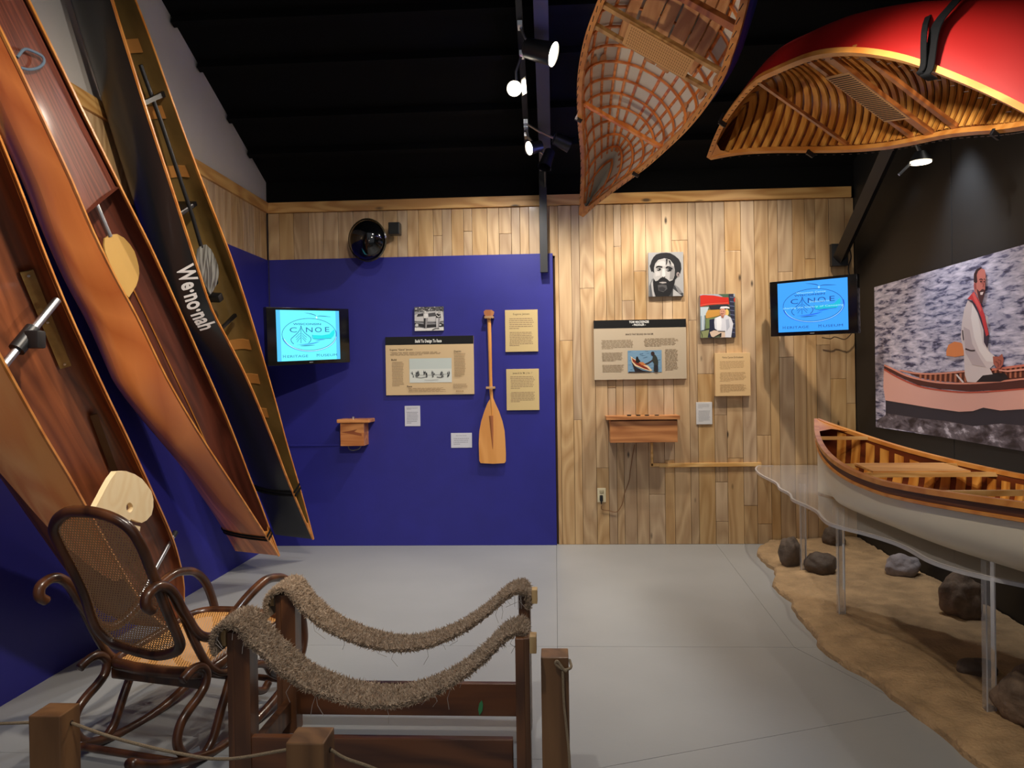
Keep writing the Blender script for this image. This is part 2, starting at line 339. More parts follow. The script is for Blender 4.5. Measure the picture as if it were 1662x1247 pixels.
# ================================================================ canoes
class Canoe:
    def __init__(s,p,flip,tabn,tabf,L,D,sheer=0,slen=.9,stem=.0,px=.75,pz=.75,bulge=0,k=1):
        s.tip=CAM+(V(*p[:3])-CAM)*k; tabn=[(x*k,y*k) for x,y in tabn]; tabf=[(x*k,y*k) for x,y in tabf]; L*=k; az,el,ro=p[3:6]
        s.a=V(math.sin(az)*math.cos(el),math.cos(az)*math.cos(el),math.sin(el)); w0=V(0,0,1).cross(s.a).normalized(); n0=s.a.cross(w0)
        w=w0*math.cos(ro)+n0*math.sin(ro); s.n=s.a.cross(w); s.w=-w if flip else w
        s.tn,s.tf,s.L,s.D,s.sh,s.sl,s.stem,s.px,s.pz,s.bulge=tabn,tabf,L,D,sheer,slen,stem,px,pz,bulge; s.ds=1; s.kink=None
    def interp(s,t,x):
        if x<=t[0][0]: return t[0][1]
        for i in range(len(t)-1):
            if x<=t[i+1][0]:
                x0,y0=t[i];x1,y1=t[i+1];k=(x-x0)/(x1-x0)
                ym=t[i-1][1] if i>0 else 2*y0-y1; yp=t[i+2][1] if i+2<len(t) else 2*y1-y0
                return .5*((2*y0)+(y1-ym)*k+(2*ym-5*y0+4*y1-yp)*k*k+(3*y0-ym-3*y1+yp)*k**3) if not getattr(s,'lin',0) else y0+(y1-y0)*k
        return t[-1][1]
    def g(s,x): return s.sh*(max(1-x/s.sl,0)**2+max(1-(s.L-x)/s.sl,0)**2)
    def dep(s,x):
        e=min(x,s.L-x); d=(s.interp(s.D,x) if isinstance(s.D,list) else s.D)*s.ds
        if s.stem: k=min(max(e/s.stem,0),1); d*=math.sqrt(max(1-(1-k)**2,0))
        return d+ (s.g(x) if s.stem==0 else s.g(x)*min(1,e/max(s.stem,1e-6)))
    def pt(s,x,lat,d,out=0):
        """lat in metres across, d metres below the gunwale plane"""
        return s.tip+s.a*x+s.w*lat+s.n*(s.g(x)-d)
    def sec(s,x,t,inset=0):
        """t in -1..1 from near to far gunwale"""
        b=max(s.interp(s.tn if t<0 else s.tf,x),.0); th=abs(t)*PI/2; D=s.dep(x)
        e=min(1,min(x,s.L-x)/.6); px=s.px*e+1.1*(1-e); pz=s.pz*e+1.0*(1-e)
        X=math.sin(th)**px; Z=max(math.cos(th),0)**pz
        bu=s.bulge*s.ds*(1 if s.kink is None else .45+.55*max(0,1-abs(x-s.kink)/1.0)); X*=1+bu*e*math.sin(PI*min(Z,1))
        return s.pt(x,math.copysign(max(b*X-inset*(1 if X>.05 else X/.05),0),t),max(D*Z-inset*Z,0))
    def mid(s,x): return s.pt(x,(s.interp(s.tf,x)-s.interp(s.tn,x))/2,0)
    def plane(s,px_,py_,d): return atp(px_,py_,s.tip-s.n*d,s.n)
    def hull(s,name,m,par,inset=0,ns=70,nt=26,x0=.0,tmin=-1,tmax=1,smooth='all'):
        mb=MB(); rows=[];uv=[]
        for i in range(ns+1):
            x=x0+(s.L-2*x0)*i/ns; r=[]
            for j in range(nt+1):
                t=tmin+(tmax-tmin)*j/nt; r.append(s.sec(x,t,inset)); uv.append((x,t*.5+.5))
            rows.append(r)
        mb.grid(rows); return mb.build(name,m,par,smooth=smooth,uv=uv)
    def rail(s,name,m,par,side,wd=.022,ht=.02,inner=0,lab=None,ns=60,x0=0,drop=0):
        mb=MB(); rows=[]
        for i in range(ns+1):
            x=x0+(s.L-2*x0)*i/ns; b=max(s.interp(s.tf if side>0 else s.tn,x),0)
            i0=max(b-inner,0); o0=b+wd
            rows.append([s.pt(x,side*o0,drop-.003),s.pt(x,side*o0,ht+drop),s.pt(x,side*max(i0,0),ht+drop),s.pt(x,side*max(i0,0),drop-.003)])
        mb.grid(rows,close=True); o=mb.build(name,m,par,smooth=True)
        if lab:o['label']=lab
        return o
    def rib(s,x,m,par,wd=.04,th=.006,t0=-1,t1=1,inset=.008,n=22,name='rib'):
        mb=MB(); rows=[]
        for j in range(n+1):
            t=t0+(t1-t0)*j/n
            rows.append([s.sec(x-wd/2,t,inset),s.sec(x+wd/2,t,inset),s.sec(x+wd/2,t,inset+th),s.sec(x-wd/2,t,inset+th)])
        mb.grid(rows,close=True); return mb.build(name,m,par,smooth=True)
    def bar(s,x,m,par,name='thwart',wd=.04,th=.022,d=.02,x2=None,trim=.0):
        x2=x if x2 is None else x2
        A=s.pt(x,-s.interp(s.tn,x)+trim,d);B=s.pt(x2,s.interp(s.tf,x2)-trim,d)
        mb=MB(); rows=[]
        for i in range(9):
            k=i/8; c=A.lerp(B,k); ww=wd/2*(1-.25*math.sin(PI*k)) ; rows.append([c-s.a*ww,c+s.a*ww,c+s.a*ww-s.n*th,c-s.a*ww-s.n*th])
        mb.grid(rows,close=True); mb.add(rows[0],[(0,1,2,3)]); mb.add(rows[-1],[(3,2,1,0)])
        return mb.build(name,m,par)
    def deck(s,x1,m,par,name='deck',d=.004):
        mb=MB(); rows=[]
        for i in range(9):
            x=.004+x1*i/8; 
            cut=.0 if i<8 else .0
            rows.append([s.pt(x,-s.interp(s.tn,x)*(1-0),d),s.pt(x-(.03*(i/8)**3),(s.interp(s.tf,x)-s.interp(s.tn,x))/2,d-.006),s.pt(x,s.interp(s.tf,x),d)])
        mb.grid(rows); return mb.build(name,m,par,smooth=True)
def project(p):
    d=p-CAM; z=d.dot(FW); return 831+F*d.dot(RX)/z,623.5-F*d.dot(UX)/z
def surf(C,px_,py_,t0=-1,t1=0,off=.05):
    best=None
    for i in range(60):
        for j in range(40):
            x=C.L*i/59; t=t0+(t1-t0)*j/39; q=project(C.sec(x,t)); d=(q[0]-px_)**2+(q[1]-py_)**2
            if best is None or d<best[0]: best=(d,x,t)
    return C.sec(best[1],best[2],-off)
gun=wood('ash_gunwale_wood',(214,144,68),(196,122,50),0,.35,.2,.5,.04)
mahog=wood('mahogany_veneer',(140,78,44),(100,52,28),0,.5,.12,.8,.05,uv=True,strips=11,lo=.25,hi=.75)
mahog2=wood('dark_mahogany_veneer',(122,64,46),(84,42,30),0,.5,.12,.8,.05,uv=True,lo=.25,hi=.75)
cedar=wood('cedar_strip_hull',(222,134,70),(184,96,44),0,.36,.4,.8,.05,uv=True,strips=13,lo=.2,hi=.8)
alum=mat('brushed_aluminium',(206,208,212),.3,1)
blkp=mat('black_plastic',(22,22,24),.4)
blks=mat('black_webbing',(7,7,8),.85,spec=.2)
# ---- three racing canoes leaning on the left wall
A=Canoe((-1.9866,6.1543,.1249,3.2458,.9713,-1.6902),True,
 [(0,.0),(.25,.02),(.5,.036),(.75,.05),(1,.055),(1.25,.066),(1.5,.08),(1.75,.106),(2,.146),(2.25,.186),(2.5,.178),(2.75,.164),(3,.15),(3.25,.138),(3.5,.124),(3.75,.105),(4,.085),(4.5,.05),(5,0)],
 [(0,.0),(.25,.024),(.5,.045),(.75,.06),(1,.076),(1.25,.1),(1.5,.118),(1.75,.134),(2,.146),(2.25,.152),(2.5,.15),(2.75,.134),(3,.118),(3.25,.106),(3.5,.1),(3.75,.095),(4,.08),(4.5,.05),(5,0)],5.0,
 [(0,.34),(1,.35),(2.5,.36),(3.5,.31),(5.3,.2)],bulge=.75,px=.8,pz=.7,k=.96)
graph=mat('black_gelcoat',(26,28,30),.32,coat=.3,mottle=.1,mscale=2)
kev=mat('amber_kevlar_lining',(122,98,56),.3,coat=.4,mottle=.25,mscale=5)
A.kink=2.2; A.px=.6; A.pz=.6
e=empty('racing_canoe',A.tip,'black hulled racing canoe with amber ribbed interior, third from left on blue wall','canoe','racing canoes leaning on the left wall')
A.hull('hull',graph,e); A.hull('lining',kev,e,inset=.006,x0=.02)
for sd in (-1,1): A.rail('gunwale',gun,e,sd,.007,.009,.003)
amb=mat('amber_rib',(196,136,72),.4)
for x in (.55,.85,1.15,1.42,1.68,2.9,3.25,3.6,4.0): A.rib(x,amb,e,.07,.01,-.92,.92,.007)
A.bar(1.93,blkp,e,'foot_brace',.022,.02,.10)
A.bar(3.35,blkp,e,'thwart',.03,.02,.03)
q=A.pt(2.28,0.0,.14); mb=MB(); mb.box(q,(.20,.05,.22),Matrix((A.a,A.n,A.w)).transposed(),bev=.02); mb.box(A.pt(2.12,.03,.16),(.05,.16,.05),Matrix((A.a,A.n,A.w)).transposed(),bev=.01)
mb.build('seat',blkp,e,smooth=True)
mb=MB(); mb.box(A.pt(2.72,0,.17),(.03,.2,.2),Matrix((A.a,A.n,A.w)).transposed(),bev=.008); mb.build('bulkhead',blkp,e)
A.deck(.20,gun,e)
# lettering along the hull beside the near gunwale
vs,fs=glyphs('We·no·nah',.03)
x0=min(v[0] for v in vs);x1=max(v[0] for v in vs)
def onhull(C,x,d,off):
    lo,hi=-1,0
    for _ in range(26):
        m_=(lo+hi)/2; p=C.sec(x,m_); dd=-(p-C.tip-C.a*x).dot(C.n)+C.g(x)
        if dd<d: lo=m_
        else: hi=m_
    p=C.sec(x,lo); p2=C.sec(x,lo+.02); tn=(p2-p).normalized(); nn=C.a.cross(tn).normalized()
    if nn.dot(C.w)>0: nn=-nn
    return p+nn*off
def s_at(C,px_,py_):        # station where a photo point meets the near side plane
    p=atp(px_,py_,C.tip-C.w*.13,C.w); return (p-C.tip).dot(C.a)
sa,sb=s_at(A,302,420),s_at(A,333,522)
mb=MB(); mb.add([onhull(A,sa+(v[0]-x0)/(x1-x0)*(sb-sa),.075-.075*v[1]/.72+.012,.003) for v in vs],fs)
mb.build('lettering',mat('white_lettering',(235,235,235),.6),e)
B=Canoe((-2.0156,5.458,.1506,3.2295,.8662,-1.6674),True,
 [(0,0),(.25,.025),(.5,.05),(.75,.076),(1,.104),(1.25,.132),(1.5,.154),(1.75,.168),(1.9,.17),(2.25,.158),(2.5,.164),(2.75,.156),(3,.13),(3.25,.116),(3.5,.104),(4,.09),(4.5,.055),(5,0)],
 [(0,0),(.25,.026),(.5,.052),(.75,.07),(1,.094),(1.25,.114),(1.5,.124),(1.75,.131),(2,.138),(2.25,.144),(2.5,.146),(2.75,.136),(3,.128),(3.25,.12),(3.5,.116),(4,.1),(4.5,.06),(5,0)],5.0,
 [(0,.34),(1,.35),(2.5,.34),(3.5,.285),(5.3,.19)],bulge=.7,px=.8,pz=.7,k=.96)
B.kink=1.85; B.px=.6; B.pz=.6; B.bulge=.95
e=empty('racing_canoe',B.tip,'orange cedar racing canoe with dark interior, second from left on blue wall','canoe','racing canoes leaning on the left wall')
B.hull('hull',cedar,e); B.ds=.62; B.hull('lining',mahog2,e,inset=.006,x0=.02)
sm_=B.ds
for sd in (-1,1): B.rail('gunwale',gun,e,sd,.007,.009,.003)
for x in (2.72,): 
    mb=MB(); rows=[[B.sec(x,t/10,.008) for t in range(-10,11)],[B.sec(x+.006,t/10,.008) for t in range(-10,11)]]
    mb.add(rows[0],[tuple(range(21))]); mb.build('bulkhead',mahog2,e)
mb=MB(); rows=[]
for i in range(30):
    x=2.72+2.2*i/29; rows.append([B.pt(x,-B.interp(B.tn,x)+.006,.02),B.pt(x,0,.02+.01),B.pt(x,B.interp(B.tf,x)-.006,.02)])
uv=[(2.72+2.2*i/29,k*.5) for i in range(30) for k in range(3)]
mb.grid(rows); mb.build('deck',mahog2,e,smooth=True,uv=uv)
B.deck(.3,cedar if 0 else gun,e)
# inner floor board edge line of the cedar canoe
mb=MB(); mb.tube([B.sec(.5+i*.1,.35,.012) for i in range(20)],.004,6); mb.build('stringer',gun,e); B.ds=1
C1=Canoe((-2.0957,4.1713,.077,2.9189,.711,-1.7063),True,
 [(0,0),(.12,.08),(.25,.13),(.5,.17),(.75,.195),(1,.2),(1.25,.2),(1.5,.2),(1.75,.199),(2,.205),(2.25,.204),(2.5,.2),(3,.19),(3.5,.16),(4,.1),(4.6,0)],
 [(0,0),(.12,.11),(.25,.165),(.5,.205),(.75,.212),(1,.208),(1.25,.204),(1.5,.198),(1.75,.188),(2,.182),(2.25,.18),(2.5,.188),(2.75,.205),(3,.21),(3.5,.18),(4,.12),(4.6,0)],4.6,
 [(0,.30),(1,.32),(2.5,.34),(4,.32),(4.6,.3)],bulge=.35,px=.62,pz=.62)
e=empty('racing_canoe',C1.tip,'dark brown wooden racing canoe behind the rocking chair, leftmost on blue wall','canoe','racing canoes leaning on the left wall')
C1.hull('hull',mahog,e); C1.ds=.42; C1.hull('lining',mahog,e,inset=.006,x0=.02); C1.ds=1
for sd in (-1,1): C1.rail('gunwale',gun,e,sd,.007,.009,.003)
mb=MB(); rows=[]; uv=[]
for i in range(40):          # cedar band below the near gunwale, lamplight added in its colour
    x=.95+3.3*i/39; k=min(1,(x-.95)/1.5)
    tt=[-.9995+(.02+.40*k)*(q/7)**2 for q in range(8)]
    uv+=[(x,t) for t in tt]; rows.append([C1.sec(x,t,-.003) for t in tt])
mb.grid(rows); mb.build('side_band',wood('lamplit_cedar_band',(250,176,108),(238,150,84),0,.35,.4,.8,.03,uv=True),e,smooth=True,uv=uv)
def strip(C,a,b,wd,m,name,par,N=9):
    """metal strip laid on the lining between photo points a and b"""
    C.ds=.42; mb=MB(); rows=[]; px_=[surf(C,a[0]+(b[0]-a[0])*k/(N-1),a[1]+(b[1]-a[1])*k/(N-1),-.9,.95,-.014) for k in range(N)]; C.ds=1
    px_=[px_[0].lerp(px_[-1],k/(N-1))+C.n*.006 for k in range(N)]
    d=(px_[-1]-px_[0]).normalized(); sd=d.cross((CAM-px_[0]).normalized()).normalized(); up=sd.cross(d)
    for p in px_: rows.append([p-sd*wd/2,p+sd*wd/2,p+sd*wd/2+up*.004,p-sd*wd/2+up*.004])
    mb.grid(rows,close=True); return mb.build(name,m,par),px_,up
brz=mat('tarnished_brass',(150,122,70),.4,.4,mottle=.2,mscale=20)
o,pp,up_=strip(C1,(31,423),(98,589),.040,brz,'floor_strip',e)
for k in (0,4,8): mb=MB(); mb.cyl(pp[k].lerp(pp[4],.08)+up_*.003,pp[k].lerp(pp[4],.08)+up_*.007,.005,10); mb.build('screw',alum,o)
strip(C1,(147,665),(182,760),.028,mat('dark_brass',(84,58,34),.5,.5),'floor_strip',e)
fb=MB(); a_,b_=C1.plane(93,487,.015),C1.plane(-22,628,.09); fb.cyl(a_,b_,.0135,14); fo=fb.build('foot_brace',alum,e,smooth=True); fo['label']='bright aluminium tube foot brace'
c_=a_.lerp(b_,.47); d_=(b_-a_).normalized(); mb=MB(); mb.cyl(c_-d_*.045,c_+d_*.05,.026,14); mb.box(c_+C1.n*.03,(.05,.045,.06),bev=.008); mb.build('clamp',blkp,fo,smooth=True)
fb=MB(); a_,b_=C1.plane(281,871,.02),C1.plane(205,1010,.1); fb.cyl(a_,b_,.0115,14); fo=fb.build('foot_brace',alum,e,smooth=True)
mb=MB(); mb.cyl(a_-(b_-a_).normalized()*.03,a_,.014,10); mb.build('end_cap',blkp,fo)
# plywood seat board lying in the brown canoe
ply=wood('pale_plywood',(244,222,178),(238,212,164),0,.55,vary=.02,scale=.6)
px_=[(189,766),(205,765),(219,770),(231,778),(239,788),(246,798),(249,810),(249,823),(246,836),(238,845),(230,849),(221,846),(213,843),(207,849),(216,852),(228,855),(226,869),(215,861),(206,853),(190,845),(172,835),(154,827),(160,815),(166,804),(171,794),(180,778)]
outer=[C1.plane(x,y,-.01) for x,y in px_]; N=len(px_)
hole=[C1.plane(210.5+5.5*math.cos(t),824+8*math.sin(t),-.01) for t in [2*PI*i/14 for i in range(14)]]
bm=bmesh.new(); vo=[bm.verts.new(p) for p in outer]; vh=[bm.verts.new(p) for p in hole]
eds=[bm.edges.new((vo[i],vo[(i+1)%N])) for i in range(N)]+[bm.edges.new((vh[i],vh[(i+1)%14])) for i in range(14)]
bmesh.ops.triangle_fill(bm,edges=eds,use_beauty=True)
r_=bmesh.ops.extrude_face_region(bm,geom=bm.faces[:]); bmesh.ops.translate(bm,verts=[v for v in r_['geom'] if isinstance(v,bmesh.types.BMVert)],vec=-C1.n*.022)
bmesh.ops.recalc_face_normals(bm,faces=bm.faces); me=bpy.data.meshes.new('plywood_board'); 
cc=sum(outer,Vector())/N
for v in bm.verts: v.co-=cc
bm.to_mesh(me); bm.free(); o=link('plywood_board',me,[ply]); o.location=cc
tag(o,'cream plywood board with keyhole cut-out, resting in the brown canoe','board')
# bent shaft paddle in the cedar canoe
e=empty('canoe_paddle',B.plane(190,430,.06),'paddle with yellow blade and grey shaft stowed in the cedar canoe','paddle')
mb=MB(); bl=[(168,387),(177,381),(188,380),(199,386),(209,397),(216,408),(220,420),(223,432),(224,444),(222,455),(219,464),(213,474),(207,483),(199,474),(190,458),(182,441),(175,425),(169,410),(167,398)]
mb.prism([B.plane(x,y,.075) for x,y in bl],B.n*.008); mb.build('blade',mat('cream_blade',(206,164,92),.35,coat=.3,mottle=.05),e,smooth=True)
mb=MB(); mb.tube([B.plane(178,384,.07),B.plane(155,330,.08),B.plane(129,278,.10)],.014,12); mb.build('shaft',alum,e,smooth=True)
# pull ring
mb=MB(); mb.tube(cat([B.plane(x,y,.0) for x,y in ((28,93),(40,80),(55,84),(69,92),(71,102),(62,110),(48,113),(33,110))],5),.006,8); mb.build('pull_cord',mat('grey_cord',(92,110,128),.6),None,smooth=True)
tag(bpy.data.objects['pull_cord'],'grey loop of cord hanging at the top of the cedar canoe','cord')
# carbon paddle in the black canoe
e=empty('canoe_paddle',A.plane(335,435,.05),'paddle with grey streaked carbon blade stowed in the black canoe','paddle')
mb=MB(); bl=[(320,404),(326,398),(333,397),(341,405),(347,417),(352,430),(353.5,444),(352,453),(350,461),(345,471),(340,478),(332,464),(326,452),(321.5,441),(319,428),(318,417)]
mb.prism([A.plane(x,y,.07) for x,y in bl],A.n*.008); mb.build('blade',wood('streaked_carbon',(128,130,126),(58,58,54),2,.35,.4,3,.0),e)
mb=MB(); mb.tube([A.plane(327,402,.07),A.plane(312,350,.07),A.plane(262,200,.07),A.plane(228,105,.07)],.012,10); mb.build('shaft',blkp,e,smooth=True)
# hold-down straps of the leaning canoes
def wrap(C,x,par=None,off=.006,wd=.018,t0=-1,t1=1,slant=0,label=None,grp=None,over=True):
    mb=MB()
    for dx in (0,.035):
        rows=[]
        for j in range(25):
            t=t0+(t1-t0)*j/24; xx=x+dx+slant*t
            p=C.sec(xx,t,-off); rows.append([p-C.a*wd/2,p+C.a*wd/2])
        if over:
            rows.append([C.pt(x+dx,C.interp(C.tf,x)+.004,-.01)-C.a*wd/2,C.pt(x+dx,C.interp(C.tf,x)+.004,-.01)+C.a*wd/2])
            rows.append([C.pt(x+dx,-C.interp(C.tn,x)-.004,-.01)-C.a*wd/2,C.pt(x+dx,-C.interp(C.tn,x)-.004,-.01)+C.a*wd/2]); rows.append(rows[0])
        mb.grid(rows)
    o=mb.build('strap',blks); sm=o.modifiers.new('solid','SOLIDIFY'); sm.thickness=.003; tag(o,label,'strap',grp)
    return o
wrap(B,.22,label='black strap around the foot of the cedar canoe',slant=.02); wrap(A,.5,label='black strap around the foot of the black canoe')
# ================================================================ overhead canoes
ribw=wood('golden_rib_wood',(226,160,74),(190,118,44),2,.3,.6,vary=.06)
plnk=wood('red_cedar_planking',(120,54,24),(84,34,14),0,.35,.5,.8,.04,uv=True,strips=12)
cherry=wood('oiled_thwart_wood',(176,104,50),(132,70,30),1,.35,.5,vary=.05)
redp=mat('red_canvas_paint',(146,18,13),.45,coat=.15,mottle=.03)
D=Canoe((.9824,4.4448,2.8232,2.8076,-.2253,2.7088),True,
 [(0,0),(.15,.086),(.3,.159),(.45,.216),(.6,.266),(.75,.306),(.9,.324),(1.05,.342),(1.2,.35),(1.35,.335),(1.5,.303),(1.65,.251),(1.8,.167),(1.95,.085),(2.1,0)],
 [(0,0),(.15,.07),(.3,.156),(.45,.241),(.6,.308),(.75,.346),(.9,.355),(1.05,.342),(1.2,.321),(1.35,.295),(1.5,.267),(1.65,.229),(1.8,.167),(1.95,.085),(2.1,0)],2.1,.29,sheer=.198,slen=.9,stem=.3,px=.62,pz=.7)
e=empty('cedar_canoe',D.mid(1),'red canoe with golden ribbed interior hanging upside down at upper right','canoe','canoes hung from the ceiling')
D.hull('hull',redp,e); D.hull('planking',plnk,e,inset=.006,x0=.015)
for sd in (-1,1): D.rail('gunwale',gun,e,sd,.014,.02,.012,x0=.005)
x=.10
while x<2.02:
    D.rib(x,ribw,e,.026,.009,-.98,.98,.007,18); x+=.0455
slot=mat('dark_slot',(44,24,12),.8)
for sd in (-1,1):
    mb=MB(); k=.08
    while k<2.0:
        p=D.pt(k,sd*(D.interp(D.tf if sd>0 else D.tn,k)+.001),.0-.0205); mb.box(p+D.n*0,(.018,.0035,.0015),Matrix((D.a,D.w,D.n)).transposed()); k+=.0455
    mb.build('gunwale_slot',slot,e)['kind']='stuff'
D.deck(.13,gun,e)
D.bar(.682,cherry,e,wd=.030,th=.014); D.bar(1.385,cherry,e,wd=.034,th=.016)
D.bar(1.225,cherry,e,'seat_rail',.05,.018,.012); D.bar(1.095,cherry,e,'seat_rail',.03,.016,.02)
cane=None
def cane_mat(name,rgb,sc,hole=.30,rough=.5,cov=None):
    M=bpy.data.materials.new(name); M.use_nodes=True; nt=M.node_tree; N=nt.nodes.new; L=nt.links; b=nt.nodes['Principled BSDF']
    b.inputs['Base Color'].default_value=lin(rgb); b.inputs['Roughness'].default_value=rough
    uv=N('ShaderNodeTexCoord'); sx=N('ShaderNodeSeparateXYZ'); L.new(uv.outputs['UV'],sx.inputs[0])
    def f(ox,oy):
        o=[]
        for ch,off,k in ((0,ox,sc),(1,oy,sc/1.732)):
            a=N('ShaderNodeMath'); a.operation='MULTIPLY_ADD'; a.inputs[1].default_value=k; a.inputs[2].default_value=off; L.new(sx.outputs[ch],a.inputs[0])
            c=N('ShaderNodeMath'); c.operation='FRACT'; L.new(a.outputs[0],c.inputs[0])
            d=N('ShaderNodeMath'); d.operation='SUBTRACT'; d.inputs[1].default_value=.5; L.new(c.outputs[0],d.inputs[0])
            g=N('ShaderNodeMath'); g.operation='MULTIPLY'; g.inputs[1].default_value=1 if ch==0 else 1.732; L.new(d.outputs[0],g.inputs[0])
            h=N('ShaderNodeMath'); h.operation='POWER'; h.inputs[1].default_value=2; L.new(g.outputs[0],h.inputs[0]); o.append(h)
        s=N('ShaderNodeMath'); L.new(o[0].outputs[0],s.inputs[0]); L.new(o[1].outputs[0],s.inputs[1])
        q=N('ShaderNodeMath'); q.operation='SQRT'; L.new(s.outputs[0],q.inputs[0]); return q
    q1,q2=f(0,0),f(.5,.5); mn=N('ShaderNodeMath'); mn.operation='MINIMUM'; L.new(q1.outputs[0],mn.inputs[0]); L.new(q2.outputs[0],mn.inputs[1])
    g=N('ShaderNodeMath'); g.operation='GREATER_THAN'; g.inputs[1].default_value=hole; L.new(mn.outputs[0],g.inputs[0]); L.new(g.outputs[0],b.inputs['Alpha'])
    return M
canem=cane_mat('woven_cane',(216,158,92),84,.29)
canep=mat('pressed_cane',(212,158,98),.5,bump=.5,bscale=160)
def panel(C,x0,x1,l0,l1,d,m,par,name='cane_panel',th=.004):
    c=[C.pt(x0,l0,d),C.pt(x1,l0,d),C.pt(x1,l1,d),C.pt(x0,l1,d)]
    mb=MB(); mb.prism(c,-C.n*th); return mb.build(name,m,par)
sp=panel(D,1.085,1.235,-.20,.17,.012,canep,e,'seat_panel')
mb=MB()
for i in range(26): mb.box(D.pt(1.16,-.185+i*.0135,.011),(.13,.003,.002),Matrix((D.a,D.w,D.n)).transposed())
mb.build('weave_line',slot,sp)
def hang(name,pts,label,wd=.05,grp=None,m=None):
    label=label
    mb=MB(); c=cat(pts,5); rows=[]
    for i,p in enumerate(c):
        rows.append([p-D.a*wd/2,p+D.a*wd/2])
    mb.grid(rows); o=mb.build(name,m or blks); s_=o.modifiers.new('solid','SOLIDIFY'); s_.thickness=.004; return tag(o,label,'strap',grp)
xs=1.19
def gw(C,px_):
    return min([.3+i*.005 for i in range(340)],key=lambda x:abs(project(C.pt(x,-C.interp(C.tn,x)-.014,-.01))[0]-px_))
def loop(px_,q,wd,label):
    x=gw(D,px_); b=D.interp(D.tn,x); q=[surf(D,*p) for p in q]
    hang('strap',[D.pt(x,-b+.02,-.024),D.pt(x,-b-.019,-.026),D.pt(x,-b-.022,.004)]+q+[q[-1]+(q[-1]-q[-2])*1.2,q[-1]+(q[-1]-q[-2])*1.2+V(0,0,.5)],label,wd)
loop(1496,((1512,58),(1523,30),(1533,4)),.026,'black webbing sling around the red canoe, left narrow strand')
loop(1506,((1526,62),(1553,30),(1586,4)),.045,'black webbing sling around the red canoe, right wide strand')
def clip(C,x,sd,label,grp):
    b=C.interp(C.tf if sd>0 else C.tn,x); mb=MB()
    R_=Matrix((C.a,C.w,C.n)).transposed(); mb.box(C.pt(x,sd*(b+.004),-.012),(.014,.045,.026),R_,bev=.003); mb.box(C.pt(x,sd*(b+.026),.01),(.014,.006,.05),R_)
    tag(mb.build('gunwale_clip',blkp),label,'clip',grp)
clip(D,.30,-1,'black clip on upper gunwale near the tip of the red canoe','clips')
clip(D,.50,1,'black clip on lower gunwale near the tip of the red canoe','clips'); clip(D,1.66,1,'black clip on lower gunwale at right of the red canoe','clips')
# ---- skin-on-frame canoe
E_=Canoe((.2833,5.9687,2.7691,3.0348,.1093,2.6011),True,
 [(0,0),(.2,.052),(.4,.100),(.6,.146),(.8,.193),(1,.237),(1.2,.274),(1.4,.307),(1.6,.332),(1.8,.345),(2,.348),(2.2,.338),(2.4,.318),(2.8,.25),(3.2,.15),(3.6,.06),(3.8,0)],
 [(0,0),(.2,.046),(.4,.098),(.6,.147),(.8,.193),(1,.232),(1.2,.263),(1.4,.291),(1.6,.317),(1.8,.335),(2,.344),(2.2,.343),(2.4,.321),(2.8,.25),(3.2,.15),(3.6,.06),(3.8,0)],3.8,.30,sheer=.137,slen=.9,stem=.35,px=.72,pz=.78,bulge=.14)
e=empty('skin_on_frame_canoe',E_.mid(1.5),'upturned canoe with white skin over an orange lattice of ribs, hanging at top centre','canoe','canoes hung from the ceiling')
skin=mat('translucent_white_skin',(226,220,206),.55); bluep=mat('blue_fabric_hull',(24,44,140),.45)
E_.hull('skin',bluep,e,x0=.0); E_.hull('lining',skin,e,inset=.005,x0=.015)
for sd in (-1,1): E_.rail('gunwale',gun,e,sd,.018,.024,.014,x0=.005)
orib=wood('orange_ash_lattice',(240,148,70),(206,112,44),2,.35,.4,vary=.05)
for k,x in enumerate((.28,.46,.64,.82,1.0,1.16,1.32,1.5,1.66,1.84,2.02,2.2,2.4,2.6,2.85,3.1,3.4)): E_.rib(x,orib,e,.013,.009,-.99,.99,.015,26)
for t in (-.88,-.71,-.54,-.38,-.23,-.08,.08,.23,.38,.54,.71,.88):
    mb=MB(); rows=[]
    for i in range(41):
        x=.10+3.55*i/40
        if x<.3 and abs(t)<.6: continue
        c=E_.sec(x,t,.006); c2=E_.sec(x,t+.02,.006); y_=(c2-c).normalized(); z_=(E_.sec(x,t,.02)-c).normalized()
        rows.append([c-y_*.0065,c+y_*.0065,c+y_*.0065+z_*.008,c-y_*.0065+z_*.008])
    mb.grid(rows,close=True); mb.build('stringer',orib,e,smooth=True)
fb=wood('thin_floor_slat',(214,158,104),(186,126,76),1,.5,vary=.1)
for k,(t0,t1) in enumerate(((-.30,-.14),(-.12,.02),(.04,.16),(.18,.28),(.30,.40),(-.46,-.34))):
    mb=MB(); rows=[]
    x0=1.62 if k in(1,2) else 1.78
    for i in range(14):
        x=x0+1.5*i/13; rows.append([E_.sec(x,t0,.03),E_.sec(x,t1,.03),E_.sec(x,t1,.036),E_.sec(x,t0,.036)])
    mb.grid(rows,close=True); mb.add(rows[0],[(0,1,2,3)]); mb.build('floor_slat',fb,e)
tan=mat('tan_patch',(196,138,92),.6)
for x,t in ((1.52,-.80),(1.52,-.68),(1.52,-.56),(1.50,.55),(1.50,.68),(1.52,.80),(1.74,.62),(1.95,.66)):
    mb=MB(); rows=[]
    for i in range(6):
        rows.append([E_.sec(x-.05+.1*i/5*(1-0),t+dt,.016) for dt in (-.045*math.sin(.5+i*.45),.0,.045*math.sin(.5+i*.45))])
    mb.grid(rows); mb.build('gusset',tan,e)
E_.deck(.16,gun,e)
E_.bar(1.278,orib,e,wd=.036,th=.02)
sr=wood('seat_rail_wood',(196,150,88),(160,112,58),1,.4,.3)
